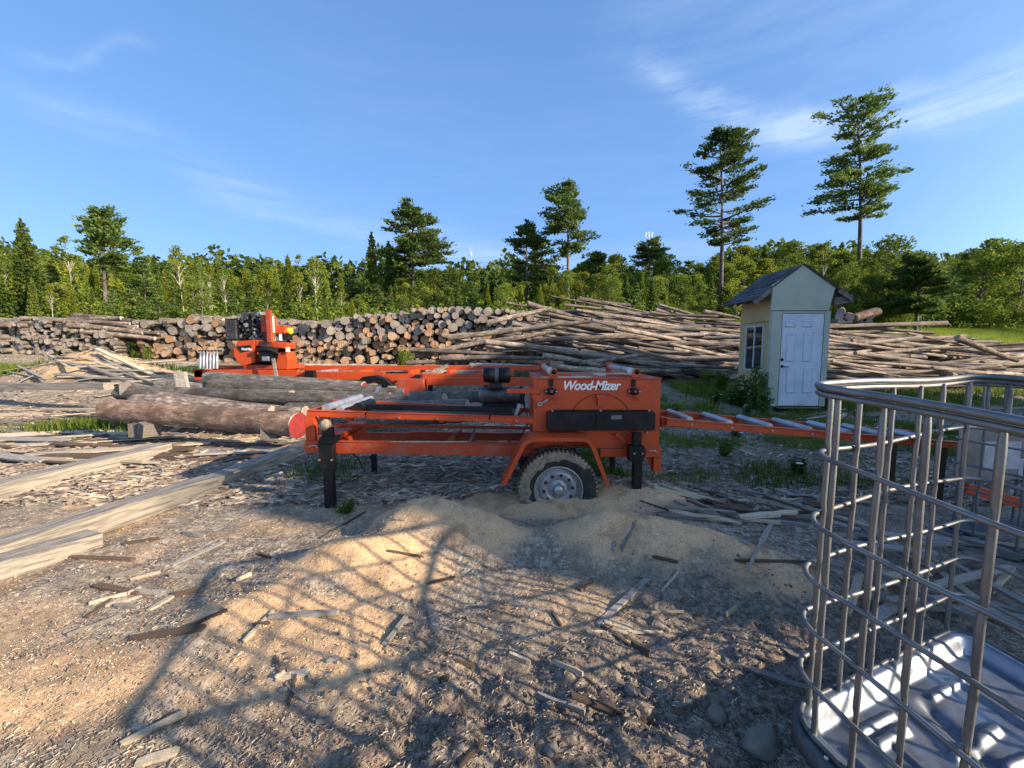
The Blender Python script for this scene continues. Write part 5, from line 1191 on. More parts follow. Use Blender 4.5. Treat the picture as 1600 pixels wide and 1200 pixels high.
# --- the named pines (own mesh each)
def named_pine(u, vtop, Y, seed, crown_v, reach, sides, label, lean=0, r0=.24, nb=70, dens=1, up=.28, leaf=.15):
    H = height_to(u, vtop, Y); dyt = FPX*math.cos(PITCH) + (600 - vtop)*math.sin(PITCH); lean = (u - 800)*Y*(1/dyt - 1/628)/H; base = (at(u, crown_v, Y).z - at_ground(u, Y).z)/H; s_ = Y/FPX
    me2 = make_pine(seed, H, r0, base, [(base + (1-base)*a, px*s_) for a, px in reach], dens, lean, nb, up=up, sides=sides and [(base + (1-base)*a, l, r) for a, l, r in sides], leaf=leaf)
    g0 = at_ground(u, Y); g0.x = (u - 800)*Y/628; return tree(me2, g0, 0, 1, label, None, 'pine_tree')
named_pine(1337, 152, 33, 11, 342, [(0, 48), (.15, 62), (.35, 50), (.5, 52), (.62, 40), (.78, 66), (.9, 38), (1, 14)], [(0, .9, .6), (.12, 1.1, .55), (.3, .95, 1.0), (.5, .95, .8), (.62, .4, .7), (.75, .75, 1.25), (.85, .9, .9), (1, 1, 1)], 'tallest pine with a long bare trunk rising behind the right of the shed', .004, .26, 80, 1.1)
named_pine(1124, 203, 33, 12, 398, [(0, 40), (.12, 34), (.3, 62), (.5, 66), (.62, 60), (.78, 44), (.9, 30), (1, 12)], [(0, .25, 1), (.15, .35, .95), (.3, .9, 1.1), (.5, 1.1, .8), (.65, .85, .85), (.8, .7, 1), (1, 1, 1)], 'tall pine with a bare trunk rising above the log heap left of the shed', .003, .24, 80, 1.1)
named_pine(886, 285, 34, 13, 400, [(0, 28), (.25, 42), (.5, 44), (.75, 30), (1, 9)], [(0, .4, 1), (.3, .8, 1), (.6, 1.1, .7), (1, 1, .9)], 'tall slim pine above the middle of the log heap', .0, .20, 74, 1.1)
named_pine(822, 351, 36, 14, 455, [(0, 30), (.3, 38), (.6, 34), (1, 12)], None, 'broad dark pine just left of the tall slim pine', 0, .2, 60, 1.1)
named_pine(846, 372, 37, 24, 440, [(0, 22), (.4, 30), (1, 10)], None, 'small dark pine tucked between the two middle pines', 0, .16, 40, 1.0)
named_pine(645, 322, 33, 15, 435, [(0, 45), (.2, 58), (.45, 50), (.7, 38), (1, 14)], [(0, .8, .9), (.5, .9, 1), (1, 1, 1)], 'broad layered pine with twin trunks above the long log wall', 0, .20, 90, 1.2)
named_pine(165, 333, 28, 16, 420, [(0, 22), (.25, 38), (.55, 30), (.8, 24), (1, 14)], [(0, .7, .9), (.35, .8, 1.2), (.6, 1.1, .6), (1, 1, 1)], 'ragged pine leaning over the birches at the left', 0, .17, 64, 1.2, .5)
named_pine(1013, 376, 40, 17, 420, [(0, 30), (.4, 26), (1, 12)], None, 'dark low pine crown under the white antenna pole', 0, .2, 44, 1.2)
named_pine(932, 394, 38, 18, 450, [(0, 24), (.5, 22), (1, 8)], None, 'rounded small pine right of the tall slim pine', 0, .17, 44, 1.2)
named_pine(1432, 398, 26, 19, 490, [(0, 62), (.2, 58), (.5, 40), (.8, 20), (1, 8)], [(0, .7, 1.1), (1, 1, 1)], 'young spreading pine at the edge of the grass field', 0, .12, 90, 1.3, .2)
# --- firs with their own place
FIR = [make_fir(31, 8, 1.5), make_fir(32, 8, 1.2, droop=.35), make_fir(33, 8, 1.7, ragged=.4), make_fir(34, 8, 2.0, cmat='fir', dens=1.15, power=.7)]
OLIVE = [make_fir(41, 8, 1.7, cmat='leafy', dens=1.2, power=.75, leaf=.13), make_fir(42, 8, 1.4, cmat='leaf', dens=1.1, power=.8)]
LEAFY = [make_leafy(51, 8, 2.1), make_leafy(52, 8, 2.4, nclump=40), make_leafy(53, 8, 1.8, base=.1), make_leafy(54, 8, 2.0, cmat='leafy'), make_leafy(55, 8, 2.3, cmat='leaf', nclump=44, base=.06)]
BIRCH = [make_leafy(61, 8, 1.2, base=.45, cmat='leafy', nclump=22, per=80, leaf=.12, tmat='trunk_pale', r0=.055, open_=.25), make_leafy(62, 8, 1.4, base=.5, cmat='leaf', nclump=18, per=80, leaf=.12, tmat='trunk_pale', r0=.06, open_=.3, lean=.012), make_leafy(63, 8, 1.0, base=.35, cmat='leaf', nclump=20, per=70, leaf=.12, tmat='trunk_pale', r0=.05, open_=.2)]
SMP = [make_pine(71, 9, .12, .25, [(0, 1.6), (.3, 2.0), (.6, 1.5), (1, .4)], 1.1, 0, 50, up=.3), make_pine(72, 9, .12, .35, [(0, 1.2), (.4, 1.7), (.7, 1.2), (1, .3)], 1.0, 0, 44, up=.25)]
def place(me2, u, vtop, Y, label, group=None, href=8.0, wid=1.0, name='tree', cat='tree'):
    g = at_ground(u, Y); s_ = max(.3, height_to(u, vtop, Y)/href); return tree(me2, g, rnd.uniform(0, 6.28), (s_*wid, s_*wid, s_), label, group, name, cat)
place(FIR[3], 56, 343, 24, 'tall pointed fir standing clear at the far left', wid=.72, name='fir_tree')
place(FIR[0], 6, 346, 23, 'pointed fir cut by the left edge of the picture', wid=.75, name='fir_tree')
place(FIR[2], 586, 364, 33, 'dark pointed fir left of the broad layered pine', wid=.9, name='fir_tree')
place(FIR[1], 612, 378, 34, 'smaller fir squeezed between fir and layered pine', wid=.9, name='fir_tree')
place(BIRCH[0], 292, 388, 25, 'thin pale birch with an airy crown above the log wall', name='birch_tree')
place(BIRCH[1], 322, 418, 23, 'pale birch with a bowed trunk', name='birch_tree', wid=.9)
place(BIRCH[2], 120, 372, 25, 'slim straight birch in front of the ragged pine', name='birch_tree')
place(BIRCH[0], 500, 404, 26, 'slim tree with an airy crown left of the firs', name='birch_tree')
place(LEAFY[3], 862, 420, 30, 'bright yellow green tree between the middle pines', wid=.7, name='leafy_tree')
place(SMP[0], 231, 383, 29, 'small pine right of the ragged pine', name='pine_tree', href=9, wid=.7)
place(LEAFY[4], 1375, 368, 30, 'big leafy tree right of the tallest pine', wid=1.0, name='leafy_tree')
place(LEAFY[1], 1520, 372, 34, 'big round leafy tree at the right behind the field', wid=1.15, name='leafy_tree')
place(LEAFY[0], 1578, 376, 33, 'large leafy tree near the right edge', wid=1.1, name='leafy_tree')
# --- the rest of the wood, front row and two rows behind
us = [0, 30, 60, 95, 130, 170, 215, 260, 300, 345, 400, 430, 460, 500, 530, 560, 620, 690, 740, 790, 850, 910, 960, 1010, 1060, 1110, 1170, 1230, 1300, 1370, 1430, 1480, 1540, 1620]
vs_ = [385, 390, 372, 392, 398, 405, 402, 398, 410, 406, 418, 398, 396, 402, 424, 426, 418, 416, 426, 420, 412, 404, 398, 396, 398, 396, 384, 374, 368, 378, 386, 392, 376, 380]
def region(u):
    for a_, nm in ((130, 'at the far left'), (420, 'behind the left log wall'), (780, 'behind the middle log wall'), (1150, 'behind the sideways log heap'), (1700, 'right of the shed')):
        if u < a_: return nm
kinds = {'leafy_tree': ('green leafy tree', LEAFY, .95, 8), 'birch_tree': ('slim pale trunked birch', BIRCH, .95, 8), 'fir_tree': ('dark young fir', FIR, .8, 8), 'olive_tree': ('yellow green young cedar', OLIVE, .85, 8), 'pine_tree': ('small bushy pine', SMP, .85, 9)}
nt = 0
for row, (Yr, step, lift, jit) in enumerate(((24.5, 30, 42, 24), (30, 26, 18, 18), (36, 21, 7, 20), (43, 22, 4, 12))):
    u = -40 + row*9
    while u < 1660:
        uu = u + rnd.uniform(-7, 7)
        v = float(np.interp(uu, us, vs_)) + lift + rnd.uniform(-jit*.35, jit)
        if row == 0 and uu > 1440: u += step; continue
        Yt = Yr + rnd.uniform(-1.6, 1.6) + (4 if uu > 1050 else 0) + (3 if uu > 1440 else 0)
        left = uu < 560
        nm = rnd.choice(['olive_tree', 'leafy_tree', 'birch_tree', 'birch_tree', 'fir_tree', 'olive_tree', 'pine_tree'] if left else ['leafy_tree', 'leafy_tree', 'leafy_tree', 'fir_tree', 'leafy_tree', 'pine_tree', 'olive_tree'] if uu < 1100 else ['leafy_tree', 'leafy_tree', 'leafy_tree', 'leafy_tree', 'fir_tree', 'birch_tree'])
        lab, lst, wd, hr = kinds[nm]; rowname = ('in the front row', 'in the second row', 'in the third row', 'in the back row')[row]
        place(rnd.choice(lst), uu, v, Yt, f'{lab} {rowname} of the wood {region(uu)}', f'{lab}s {rowname} {region(uu)}', hr, wd*rnd.uniform(.85, 1.2)*(1.1 if row else 1), nm.replace('olive', 'cedar')); nt += 1
        u += step*rnd.uniform(.75, 1.25)
print('trees', nt)
# undergrowth that fills the foot of the wood
rg = np.random.default_rng(5); n = 120000; ux = rg.uniform(-60, 1680, n); yy = rg.uniform(23, 40, n) + np.where(ux > 1050, 5, 0) + np.where(ux > 1400, 4, 0); xx = (ux - 800)*yy/FPX
hh = rg.uniform(0, 1, n)**.8 * (1.7 + 1.3*fbm(xx*.35, yy*.35, 3, 71)*2); zz = ground_parts(xx, yy)[0] + np.maximum(hh, .05)
V, Fq = leaf_quads(np.stack([xx, yy, zz], 1), .15, rg, 1.1)
tag(link('undergrowth', fast_mesh('undergrowth', V, Fq, [M['leaf']])), 'dense green undergrowth along the foot of the wood', 'undergrowth', None, 'stuff')
# far wood behind everything
n = 42000; xx = rg.uniform(-95, 110, n); yy = rg.uniform(56, 74, n); zg = ground_parts(xx, yy)[0]; tp = 7.5 + 3.2*fbm(xx*.16, yy*.1, 4, 81)*2; zz = zg + tp*rg.uniform(0, 1, n)**.7
V, Fq = leaf_quads(np.stack([xx, yy, zz], 1), .75, rg, 1.1)
tag(link('far_wood', fast_mesh('far_wood', V, Fq, [M['fir']])), 'far wood seen through gaps between the trees', 'wood', None, 'stuff')
# masts
def mast(u, vtop, Y, wd, label, top):
    p = at_ground(u, Y); zt_ = at(u, vtop, Y).z; e = tag(empty('radio_mast' if top == 'l' else 'antenna_pole', tuple(p)), label, 'mast'); 
    if top == 'l':
        z0_ = p.z; b = MB()
        for i in range(3): a = 2.1*i; b.bar((p.x + wd*math.cos(a), Y + wd*math.sin(a), z0_), (p.x + wd*math.cos(a), Y + wd*math.sin(a), zt_), .16, .16); 
        z_ = z0_; k = 0
        while z_ < zt_ - 2:
            for i in range(3): a, c = 2.1*(i + k % 2), 2.1*(i + 1 - k % 2); b.bar((p.x + wd*math.cos(a), Y + wd*math.sin(a), z_), (p.x + wd*math.cos(c), Y + wd*math.sin(c), z_ + 2), .1, .1)
            z_ += 2; k += 1
        o = b.build('lattice', M['tower'], e); o['kind'] = 'stuff'
        for zz_ in (zt_ - 6, zt_ - 12): b = MB(); b.box((p.x - 1.1, Y - .5, zz_), (p.x + 1.1, Y + .5, zz_ + 1.4)); b.build('antenna', M['tower'], e)
    else:
        b = MB(); b.cyl((p.x, Y, p.z), (p.x, Y, zt_), .28, .2, 10); b.build('pole', M['tower'], e)
        for dx in (-1.1, 0, 1.1): b = MB(); b.box((p.x + dx - .28, Y - .4, zt_ - 2.2), (p.x + dx + .2, Y - .1, zt_ - .2)); b.build('antenna', M['tower'], e)
        b = MB(); b.box((p.x - 1.2, Y - .08, zt_ - 1.5), (p.x + 1.2, Y + .08, zt_ - 1.3)); b.build('crossarm', M['tower'], e)
mast(737, 385, 260, .8, 'thin lattice radio mast far behind the wood', 'l'); mast(1008, 362, 150, .5, 'pole with white antennas rising over the wood', 'p')
# ------------------------------------------------------------ loose boards, slabs, sticks and stones
one = [  # u0 v0 u1 v1 width thickness kind label
 (935, 978, 1012, 906, .045, .02, 'plank_g', 'straight grey lath lying slantwise below the right sawdust mound'),
 (944, 972, 990, 986, .05, .014, 'plank_l', 'short pale splinter touching the foot of the slanting grey lath'),
 (918, 989, 1036, 989, .022, .012, 'plank_l', 'thin level lath just below the short pale splinter'),
 (1168, 916, 1196, 848, .022, .018, 'plank_g', 'crooked bone coloured stick on the right sawdust mound'),
 (1188, 852, 1207, 816, .035, .02, 'plank_g', 'curled slab end at the top of the crooked stick'),
 (1150, 882, 1282, 884, .03, .02, 'plank_b', 'long thin brown lath lying level near the wire cage'),
 (1120, 829, 1170, 855, .05, .016, 'plank_g', 'flat grey slab on the crest of the right sawdust mound'),
 (971, 861, 991, 819, .03, .016, 'plank_g', 'short upright leaning stick on the left of the right mound'),
 (957, 862, 962, 846, .028, .02, 'plank_g', 'stubby chip beside the leaning stick'),
 (1020, 872, 1060, 881, .03, .025, 'plank_b', 'dark stubby stick halfway down the right mound'),
 (905, 924, 926, 908, .04, .03, 'plank_b', 'dark block with a pale top in the gap between the mounds'),
 (1034, 925, 1060, 896, .016, .012, 'plank_l', 'thin yellowish splinter below the dark stubby stick'),
 (1000, 783, 1064, 806, .025, .018, 'plank_b', 'dark lath sticking out from the right jack leg'),
 (893, 1088, 1012, 1131, .035, .02, 'plank_b', 'long brown grey lath in the churned dark soil'),
 (204, 1000, 318, 984, .05, .03, 'plank_b', 'tapered bark slab caught in the cage shadow at the left'),
 (420, 968, 528, 962, .042, .035, 'plank_g', 'split grey rail lying on the golden sawdust'),
 (188, 1168, 292, 1118, .03, .03, 'plank_l', 'whitish slab with a red brown end at the lower left'),
 (213, 1196, 280, 1176, .045, .02, 'plank_l', 'broad pale slab at the bottom edge left'),
 (232, 955, 273, 931, .05, .02, 'plank_l', 'small clean white board left of the cage shadow'),
 (110, 872, 208, 877, .045, .03, 'plank_b', 'brown stick poking from under the short broken timber'),
 (150, 918, 216, 932, .05, .025, 'plank_b', 'brown bark strip right of the broken timber'),
 (165, 948, 222, 933, .03, .015, 'plank_l', 'pale curled slab beside the brown bark strip'),
 (268, 884, 352, 847, .05, .014, 'plank_g', 'grey flat strip above the shadow of the cage ring'),
 (600, 1010, 636, 964, .028, .02, 'plank_g', 'grey stick lying beside the patch of dark soil'),
 (623, 1086, 650, 1020, .02, .015, 'plank_g', 'slim stick half in shadow below the grey stick'),
 (432, 1062, 482, 1052, .045, .012, 'plank_l', 'pale shaving on the lower left sawdust'),
 (448, 1072, 480, 1100, .014, .012, 'plank_g', 'thin grey splinter under the pale shaving'),
 (430, 1026, 440, 1056, .018, .012, 'plank_b', 'dark wedge splinter standing near the pale shaving'),
 (1165, 1045, 1278, 1087, .035, .02, 'plank_g', 'grey splinter pointing at the corner of the cage'),
 (606, 862, 662, 872, .022, .018, 'plank_b', 'dark bark piece in the hollow of the left mound'),
 (668, 915, 712, 904, .02, .02, 'plank_b', 'dark twig right of the bark piece'),
 (560, 938, 600, 932, .012, .012, 'plank_l', 'thin straw coloured splinter on the golden sawdust'),
 (500, 842, 572, 800, .018, .018, 'plank_b', 'long bent stick along the left edge of the big mound'),
 (616, 812, 634, 814, .03, .01, 'plank_l', 'small white chip on top of the left mound'),
 (1218, 1012, 1258, 1040, .07, .015, 'plank_g', 'flat grey chip near the cage foot'),
 (1050, 1108, 1082, 1106, .03, .02, 'plank_g', 'short grey block between two stones'),
 (1060, 683, 1112, 694, .10, .02, 'plank_g', 'grey slab on the thin grass under the roller table'),
 (332, 690, 460, 691, .13, .03, 'plank_l', 'pale sawn board lying under the big reddish log'),
 (388, 704, 478, 707, .12, .04, 'plank_l', 'second pale board below the first near the trailer end'),
 (244, 672, 330, 692, .12, .02, 'plank_g', 'grey board leaning down from the log blocks'),
 (335, 714, 400, 703, .05, .03, 'plank_g', 'narrow grey board in front of the pale boards'),
 (455, 676, 480, 690, .1, .03, 'plank_l', 'board end sticking out under the trailer end post')]
for (u0, v0, u1, v1, wd, th, kd, lab) in one: lay(u0, v0, u1, v1, wd*(.8 if v0 > 720 else 1), th*(.6 if v0 > 720 else 1), kd, lab, roll=rnd.uniform(-.15, .15))
def scatter(n, u, v, L, wd, kinds, ang, aj, label, seed, lift=.0, th=(.012, .03)):
    r_ = random.Random(seed)
    for i in range(n):
        c = hit(r_.uniform(*u), r_.uniform(*v))
        if .6 < c.x < 2.9 and c.y < 1.95: continue
        a = ang + r_.gauss(0, aj); l = r_.uniform(*L); t_ = r_.uniform(*th); kd = r_.choice(kinds)
        d = Vector((math.cos(a), math.sin(a), 0))*l/2; p = c - d; q = c + d; lf = r_.uniform(0, lift)
        p.z = gz(p.x, p.y) + t_/2 + lf*r_.random(); q.z = gz(q.x, q.y) + t_/2 + lf*r_.random(); mz = gz(c.x, c.y) + t_*.3; dz = max(0, mz - (p.z + q.z)/2); p.z += dz; q.z += dz
        lab = label.format(c={'plank_g': 'grey', 'plank_l': 'pale', 'plank_b': 'brown barked'}[kd], s='long' if l > (L[0] + L[1])/2 else 'short')
        put('board', BM[kd][r_.randrange(6)], p, q, r_.uniform(*wd), t_, lab, 'board', 'scrap boards: ' + lab, r_.gauss(0, .2))
scatter(34, (1060, 1300), (776, 818), (.25, .75), (.02, .055), ['plank_g', 'plank_g', 'plank_l', 'plank_b'], -.35, .45, '{s} {c} slab in the scrap strewn between right mound and wire cage', 1, .06)
scatter(46, (1330, 1600), (830, 1010), (.2, .9), (.018, .06), ['plank_g', 'plank_g', 'plank_g', 'plank_l'], -.6, .8, '{s} {c} slab in the scrap heap seen through the wire cage', 2, .16)
scatter(36, (-20, 200), (640, 735), (.6, 2.4), (.05, .14), ['plank_g', 'plank_l', 'plank_l', 'plank_b'], .12, .25, '{s} {c} slab among the offcuts at the left edge', 3, .12)
scatter(20, (100, 330), (665, 715), (.4, 1.6), (.05, .12), ['plank_g', 'plank_b', 'plank_l'], .1, .4, '{s} {c} offcut in front of the big reddish log', 4, .1)
scatter(14, (230, 480), (688, 720), (.4, 1.4), (.04, .12), ['plank_g', 'plank_b'], .1, .3, '{s} {c} offcut under the red painted log end', 5, .06)
scatter(12, (0, 240), (556, 592), (1.0, 2.8), (.05, .11), ['plank_l', 'plank_l', 'plank_g'], .15, .45, '{s} {c} slab on the far sawdust heap at the left', 6, .12)
scatter(26, (150, 330), (572, 628), (.8, 2.6), (.1, .2), ['plank_g', 'plank_g', 'plank_l'], .15, .3, '{s} {c} board beside the grey log stack', 7, .3, (.02, .05))
scatter(10, (1040, 1180), (588, 606), (.3, 1.0), (.1, .2), ['plank_l', 'plank_g'], .1, .6, '{s} {c} offcut at the foot of the sideways heap', 8, .2, (.03, .08))
scatter(14, (1270, 1420), (640, 668), (.3, 1.2), (.05, .12), ['plank_g', 'plank_l'], .2, .5, '{s} {c} offcut lying behind the roller table', 9, .12)
scatter(16, (120, 420), (845, 980), (.05, .24), (.008, .022), ['plank_b', 'plank_l', 'plank_g'], .3, .5, '{s} {c} splinter between timbers and cage shadow', 10)
scatter(14, (850, 1290), (930, 1120), (.05, .2), (.006, .018), ['plank_g', 'plank_b', 'plank_l'], -.2, .7, '{s} {c} splinter on the dark soil right of centre', 12)
scatter(10, (380, 860), (1000, 1190), (.03, .12), (.005, .014), ['plank_g', 'plank_l', 'plank_b'], .6, .8, '{s} {c} splinter in the foreground under the cage shadow', 13)
scatter(10, (60, 440), (740, 850), (.12, .4), (.012, .04), ['plank_l', 'plank_b', 'plank_g'], .2, .4, '{s} {c} splinter beside the long timbers', 14)
# stones
def stone(u, v, sz, label, mat='stone', seed=1, sink=.35, name='stone', cat='stone'):
    c = hit(u, v); r = np.random.default_rng(seed); bm_ = __import__('bmesh').new(); __import__('bmesh').ops.create_icosphere(bm_, subdivisions=4, radius=1)
    vs = np.array([tuple(q.co) for q in bm_.verts]); fs = [[q.index for q in f.verts] for f in bm_.faces]; bm_.free()
    rr = 1 + .28*fbm(vs[:, 0]*1.3 + seed*3, vs[:, 1]*1.3 + vs[:, 2], 3, seed) + .10*fbm(vs[:, 0]*5 + seed, vs[:, 2]*5 + vs[:, 1]*3, 3, seed + 3)
    V = vs*rr[:, None]*np.array(sz); me = fast_mesh(name, V, fs, [M[mat]], True); o = link(name, me, None, c + Vector((0, 0, sz[2]*(1 - 2*sink)))); o.rotation_euler = (0, 0, r.uniform(0, 3)); return tag(o, label, cat)
stone(1190, 1168, (.07, .055, .04), 'largest brown stone in the bottom dark soil with a lit patch', seed=3, sink=.25)
stone(1010, 1085, (.022, .02, .018), 'small egg shaped tan stone in the dark soil', seed=5)
stone(984, 1080, (.03, .022, .013), 'flat grey stone left of the egg shaped one', seed=6)
stone(1120, 1122, (.04, .035, .032), 'rough crumbly stone with a pale top above the largest stone', seed=8)
stone(1066, 1160, (.045, .02, .014), 'oblong grey stone near the bottom edge', seed=9)
stone(862, 1172, (.028, .022, .016), 'half buried stone in the soil at bottom centre', seed=12)
stone(1135, 1035, (.022, .02, .014), 'little pale pebble above the rough stone', seed=14)
stone(32, 850, (.12, .08, .04), 'pale crumbly chunk resting against the long timber', 'pale_stone', 11, .3, 'chunk', 'chunk')
stone(20, 548, (.5, .35, .22), 'pale boulder in the grass at the far left', seed=17, sink=.3)
for k, (u, v) in enumerate(((1015, 580), (1032, 577), (1050, 583), (1062, 576), (1078, 584), (1096, 580), (1028, 590), (1060, 592))):
    stone(u, v, (.16 + .05*(k % 3), .14, .15), 'pale broken rubble lump in front of the sideways log heap', 'pale_stone', 20 + k, .2, 'rubble', 'rubble'); bpy.data.objects[-1:]
    tag(COL.objects[-1], None, None, 'pale rubble in front of the log heap')
# ------------------------------------------------------------ countless small stuff
def sliver_cloud(name, n, xr, yr, L, wd, mat, label, seed, dens=None, flat=.35, ang=None, up=.004):
    rg = np.random.default_rng(seed); Yv = yr[0] + (yr[1] - yr[0])*rg.uniform(0, 1, n)**1.7; Xv = rg.uniform(-1, 1, n)*np.minimum(1.42*Yv + .3, xr)
    if dens is not None: k = rg.uniform(0, 1, n) < dens(Xv, Yv); Xv, Yv = Xv[k], Yv[k]; n = len(Xv)
    zz = ground_parts(Xv, Yv)[0]; a = rg.uniform(0, math.pi, n) if ang is None else rg.normal(ang, .6, n)
    l = rg.uniform(0, 1, n)**2.2*(L[1] - L[0]) + L[0]; w_ = l*rg.uniform(wd[0], wd[1], n); t_ = rg.normal(0, flat, n)
    d = np.stack([np.cos(a)*np.cos(t_), np.sin(a)*np.cos(t_), np.sin(t_)], 1); s_ = np.stack([-np.sin(a), np.cos(a), rg.normal(0, .35, n)], 1)
    c = np.stack([Xv, Yv, zz + up + np.abs(np.sin(t_))*l*.42], 1); dl = d*l[:, None]/2; ds = s_*w_[:, None]/2; h = np.zeros((n, 3)); h[:, 2] = w_*.35 + .0012
    V = np.stack([c - dl - ds*.6, c + dl - ds, c + dl*.9 + ds*.7, c - dl*.9 + ds, c - dl*.8 + h, c + dl*.8 + h], 1).reshape(-1, 3)
    b = (np.arange(n)*6)[:, None]; F4 = np.concatenate([b + np.array([[0, 1, 5, 4]]), b + np.array([[2, 3, 4, 5]]), b + np.array([[0, 4, 3, 3]]), b + np.array([[1, 2, 5, 5]])]) if False else np.concatenate([b + np.array([[0, 1, 5, 4]]), b + np.array([[2, 3, 4, 5]])])
    return tag(link(name, fast_mesh(name, V, F4, [mat])), label, 'chips', None, 'stuff')
nd = lambda x, y: 1 - .95*ground_parts(x, y)[1]
sliver_cloud('wood_chips', 60000, 12, (1.0, 6.5), (.004, .024), (.10, .32), M['chip'], 'pale wood chips strewn over the near ground', 1, nd, .15)
sliver_cloud('dark_chips', 60000, 12, (1.0, 7.5), (.004, .024), (.12, .4), M['chip_d'], 'dark bark crumbs strewn over the near ground', 2, nd, .15)
sliver_cloud('yard_chips', 30000, 22, (3.5, 15), (.03, .22), (.08, .22), M['chip'], 'pale splinters and offcuts strewn over the yard', 3, lambda x, y: np.where(x < 0, 1, .35)*np.where(y > 12, .6, 1), .12, .15)
sliver_cloud('yard_bark', 26000, 22, (3.5, 13), (.03, .2), (.1, .3), M['chip_d'], 'dark bark strips strewn over the yard', 4, None, .12, .15)
sliver_cloud('sawdust_crumbs', 42000, 3.2, (1.0, 4.2), (.003, .012), (.3, .7), M['crumb'], 'coarse golden sawdust crumbs on the mounds', 6, lambda x, y: ground_parts(x, y)[1], .5, None, .001)
# clods of churned soil
rg = np.random.default_rng(9); n = 3600; yv = 1.0 + 1.75*rg.uniform(0, 1, n)**1.1; xv = rg.uniform(-1.5, 1.6, n)*yv*.75
gp = ground_parts(xv, yv); k = rg.uniform(0, 1, n) < (gp[2]*1.1 + .02); xv, yv, zv = xv[k], yv[k], gp[0][k]; n = len(xv)
ico = np.array([(0, 0, -1), (.72, -.53, -.45), (-.28, -.85, -.45), (-.89, 0, -.45), (-.28, .85, -.45), (.72, .53, -.45), (.28, -.85, .45), (-.72, -.53, .45), (-.72, .53, .45), (.28, .85, .45), (.89, 0, .45), (0, 0, 1)])
icf = np.array([(0,1,2),(1,0,5),(0,2,3),(0,3,4),(0,4,5),(1,5,10),(2,1,6),(3,2,7),(4,3,8),(5,4,9),(1,10,6),(2,6,7),(3,7,8),(4,8,9),(5,9,10),(6,10,11),(7,6,11),(8,7,11),(9,8,11),(10,9,11)])
sz = .003 + .013*rg.uniform(0, 1, n)**3.2; V = ico[None]*sz[:, None, None]*rg.uniform(.5, 1.4, (n, 12, 1))*rg.uniform(.7, 1.2, (n, 1, 3)) + np.stack([xv, yv, zv + sz*.2], 1)[:, None, :]
tag(link('soil_clods', fast_mesh('soil_clods', V.reshape(-1, 3), (icf[None] + (np.arange(n)*12)[:, None, None]).reshape(-1, 3), [M['dirt']])), 'crumbly clods of churned soil in the foreground', 'soil', None, 'stuff')
# grass and weeds
def blades(name, x, y, h, wd, mat, label, seed, bend=.5):
    rg = np.random.default_rng(seed); n = len(x); z = ground_parts(x, y)[0]; a = rg.uniform(0, 6.28, n); hh = h*rg.uniform(.4, 1.2, n); b_ = bend*hh*rg.uniform(.1, 1, n); ww = wd*rg.uniform(.6, 1.3, n)
    c = np.stack([x, y, z], 1); d = np.stack([np.cos(a), np.sin(a), 0*a], 1); s_ = np.stack([-np.sin(a), np.cos(a), 0*a], 1)*ww[:, None]; u_ = np.zeros((n, 3)); u_[:, 2] = 1
    m_ = c + d*(b_*.35)[:, None] + u_*(hh*.6)[:, None]; t_ = c + d*b_[:, None] + u_*hh[:, None]
    V = np.stack([c - s_ - u_*.02, c + s_ - u_*.02, m_ + s_*.8, m_ - s_*.8, t_ + s_*.12, t_ - s_*.12], 1).reshape(-1, 3); b = (np.arange(n)*6)[:, None]
    return tag(link(name, fast_mesh(name, V, np.concatenate([b + np.array([[0, 1, 2, 3]]), b + np.array([[3, 2, 4, 5]])]), [M[mat]])), label, 'grass', None, 'stuff')
def patch(n, cx, cy, sx, sy, seed): r = np.random.default_rng(seed); return r.normal(cx, sx, n), np.abs(r.normal(0, sy, n))*r.choice([-1, 1], n) + cy
def field(n, xr, yr, seed, thr=None):
    r = np.random.default_rng(seed); x = r.uniform(*xr, n); y = r.uniform(*yr, n)
    if thr is not None: k = (fbm(x*1.4, y*1.4, 3, seed) + r.uniform(-.15, .15, n)) > thr; x, y = x[k], y[k]
    return x, y
x, y = field(60000, (14, 48), (14, 36), 1); blades('field_grass', x, y, .32, .018, 'grass', 'sunlit rough grass of the field at the right', 1)
x, y = field(26000, (1.2, 9), (8.7, 11.8), 2, .02); blades('verge_grass', x, y, .20, .008, 'grass', 'patchy grass strip before the sideways log heap', 2)
x, y = field(42000, (.9, 7.5), (3.9, 8.8), 3, .0); blades('yard_grass', x, y, .10, .005, 'grass', 'sparse grass tufts in the shaded yard behind the roller table', 3)
x, y = field(9000, (-2.6, 1.2), (3.9, 6), 33, .22); blades('shade_grass', x, y, .10, .005, 'weed', 'sparse grass tufts under the trailer frame', 33)
x, y = patch(4000, -16.2, 12.3, 1.2, .5, 4); blades('left_grass', x, y, .25, .012, 'grass', 'sunlit grass patch at the far left before the log wall', 4)
x, y = patch(800, -7.5, 6.8, .5, .15, 5); blades('dry_grass', x, y, .20, .008, 'grass', 'dry grass tuft left of the log stack', 5)
x, y = patch(5000, -5.0, 12.6, 3.5, .3, 6); blades('wall_grass', x, y, .3, .012, 'weed', 'weeds growing before the long log wall', 6)
x, y = field(9000, (7.0, 14), (9.2, 11.5), 7, .0); blades('shed_grass', x, y, .16, .008, 'grass', 'grass growing right of the shed', 7)
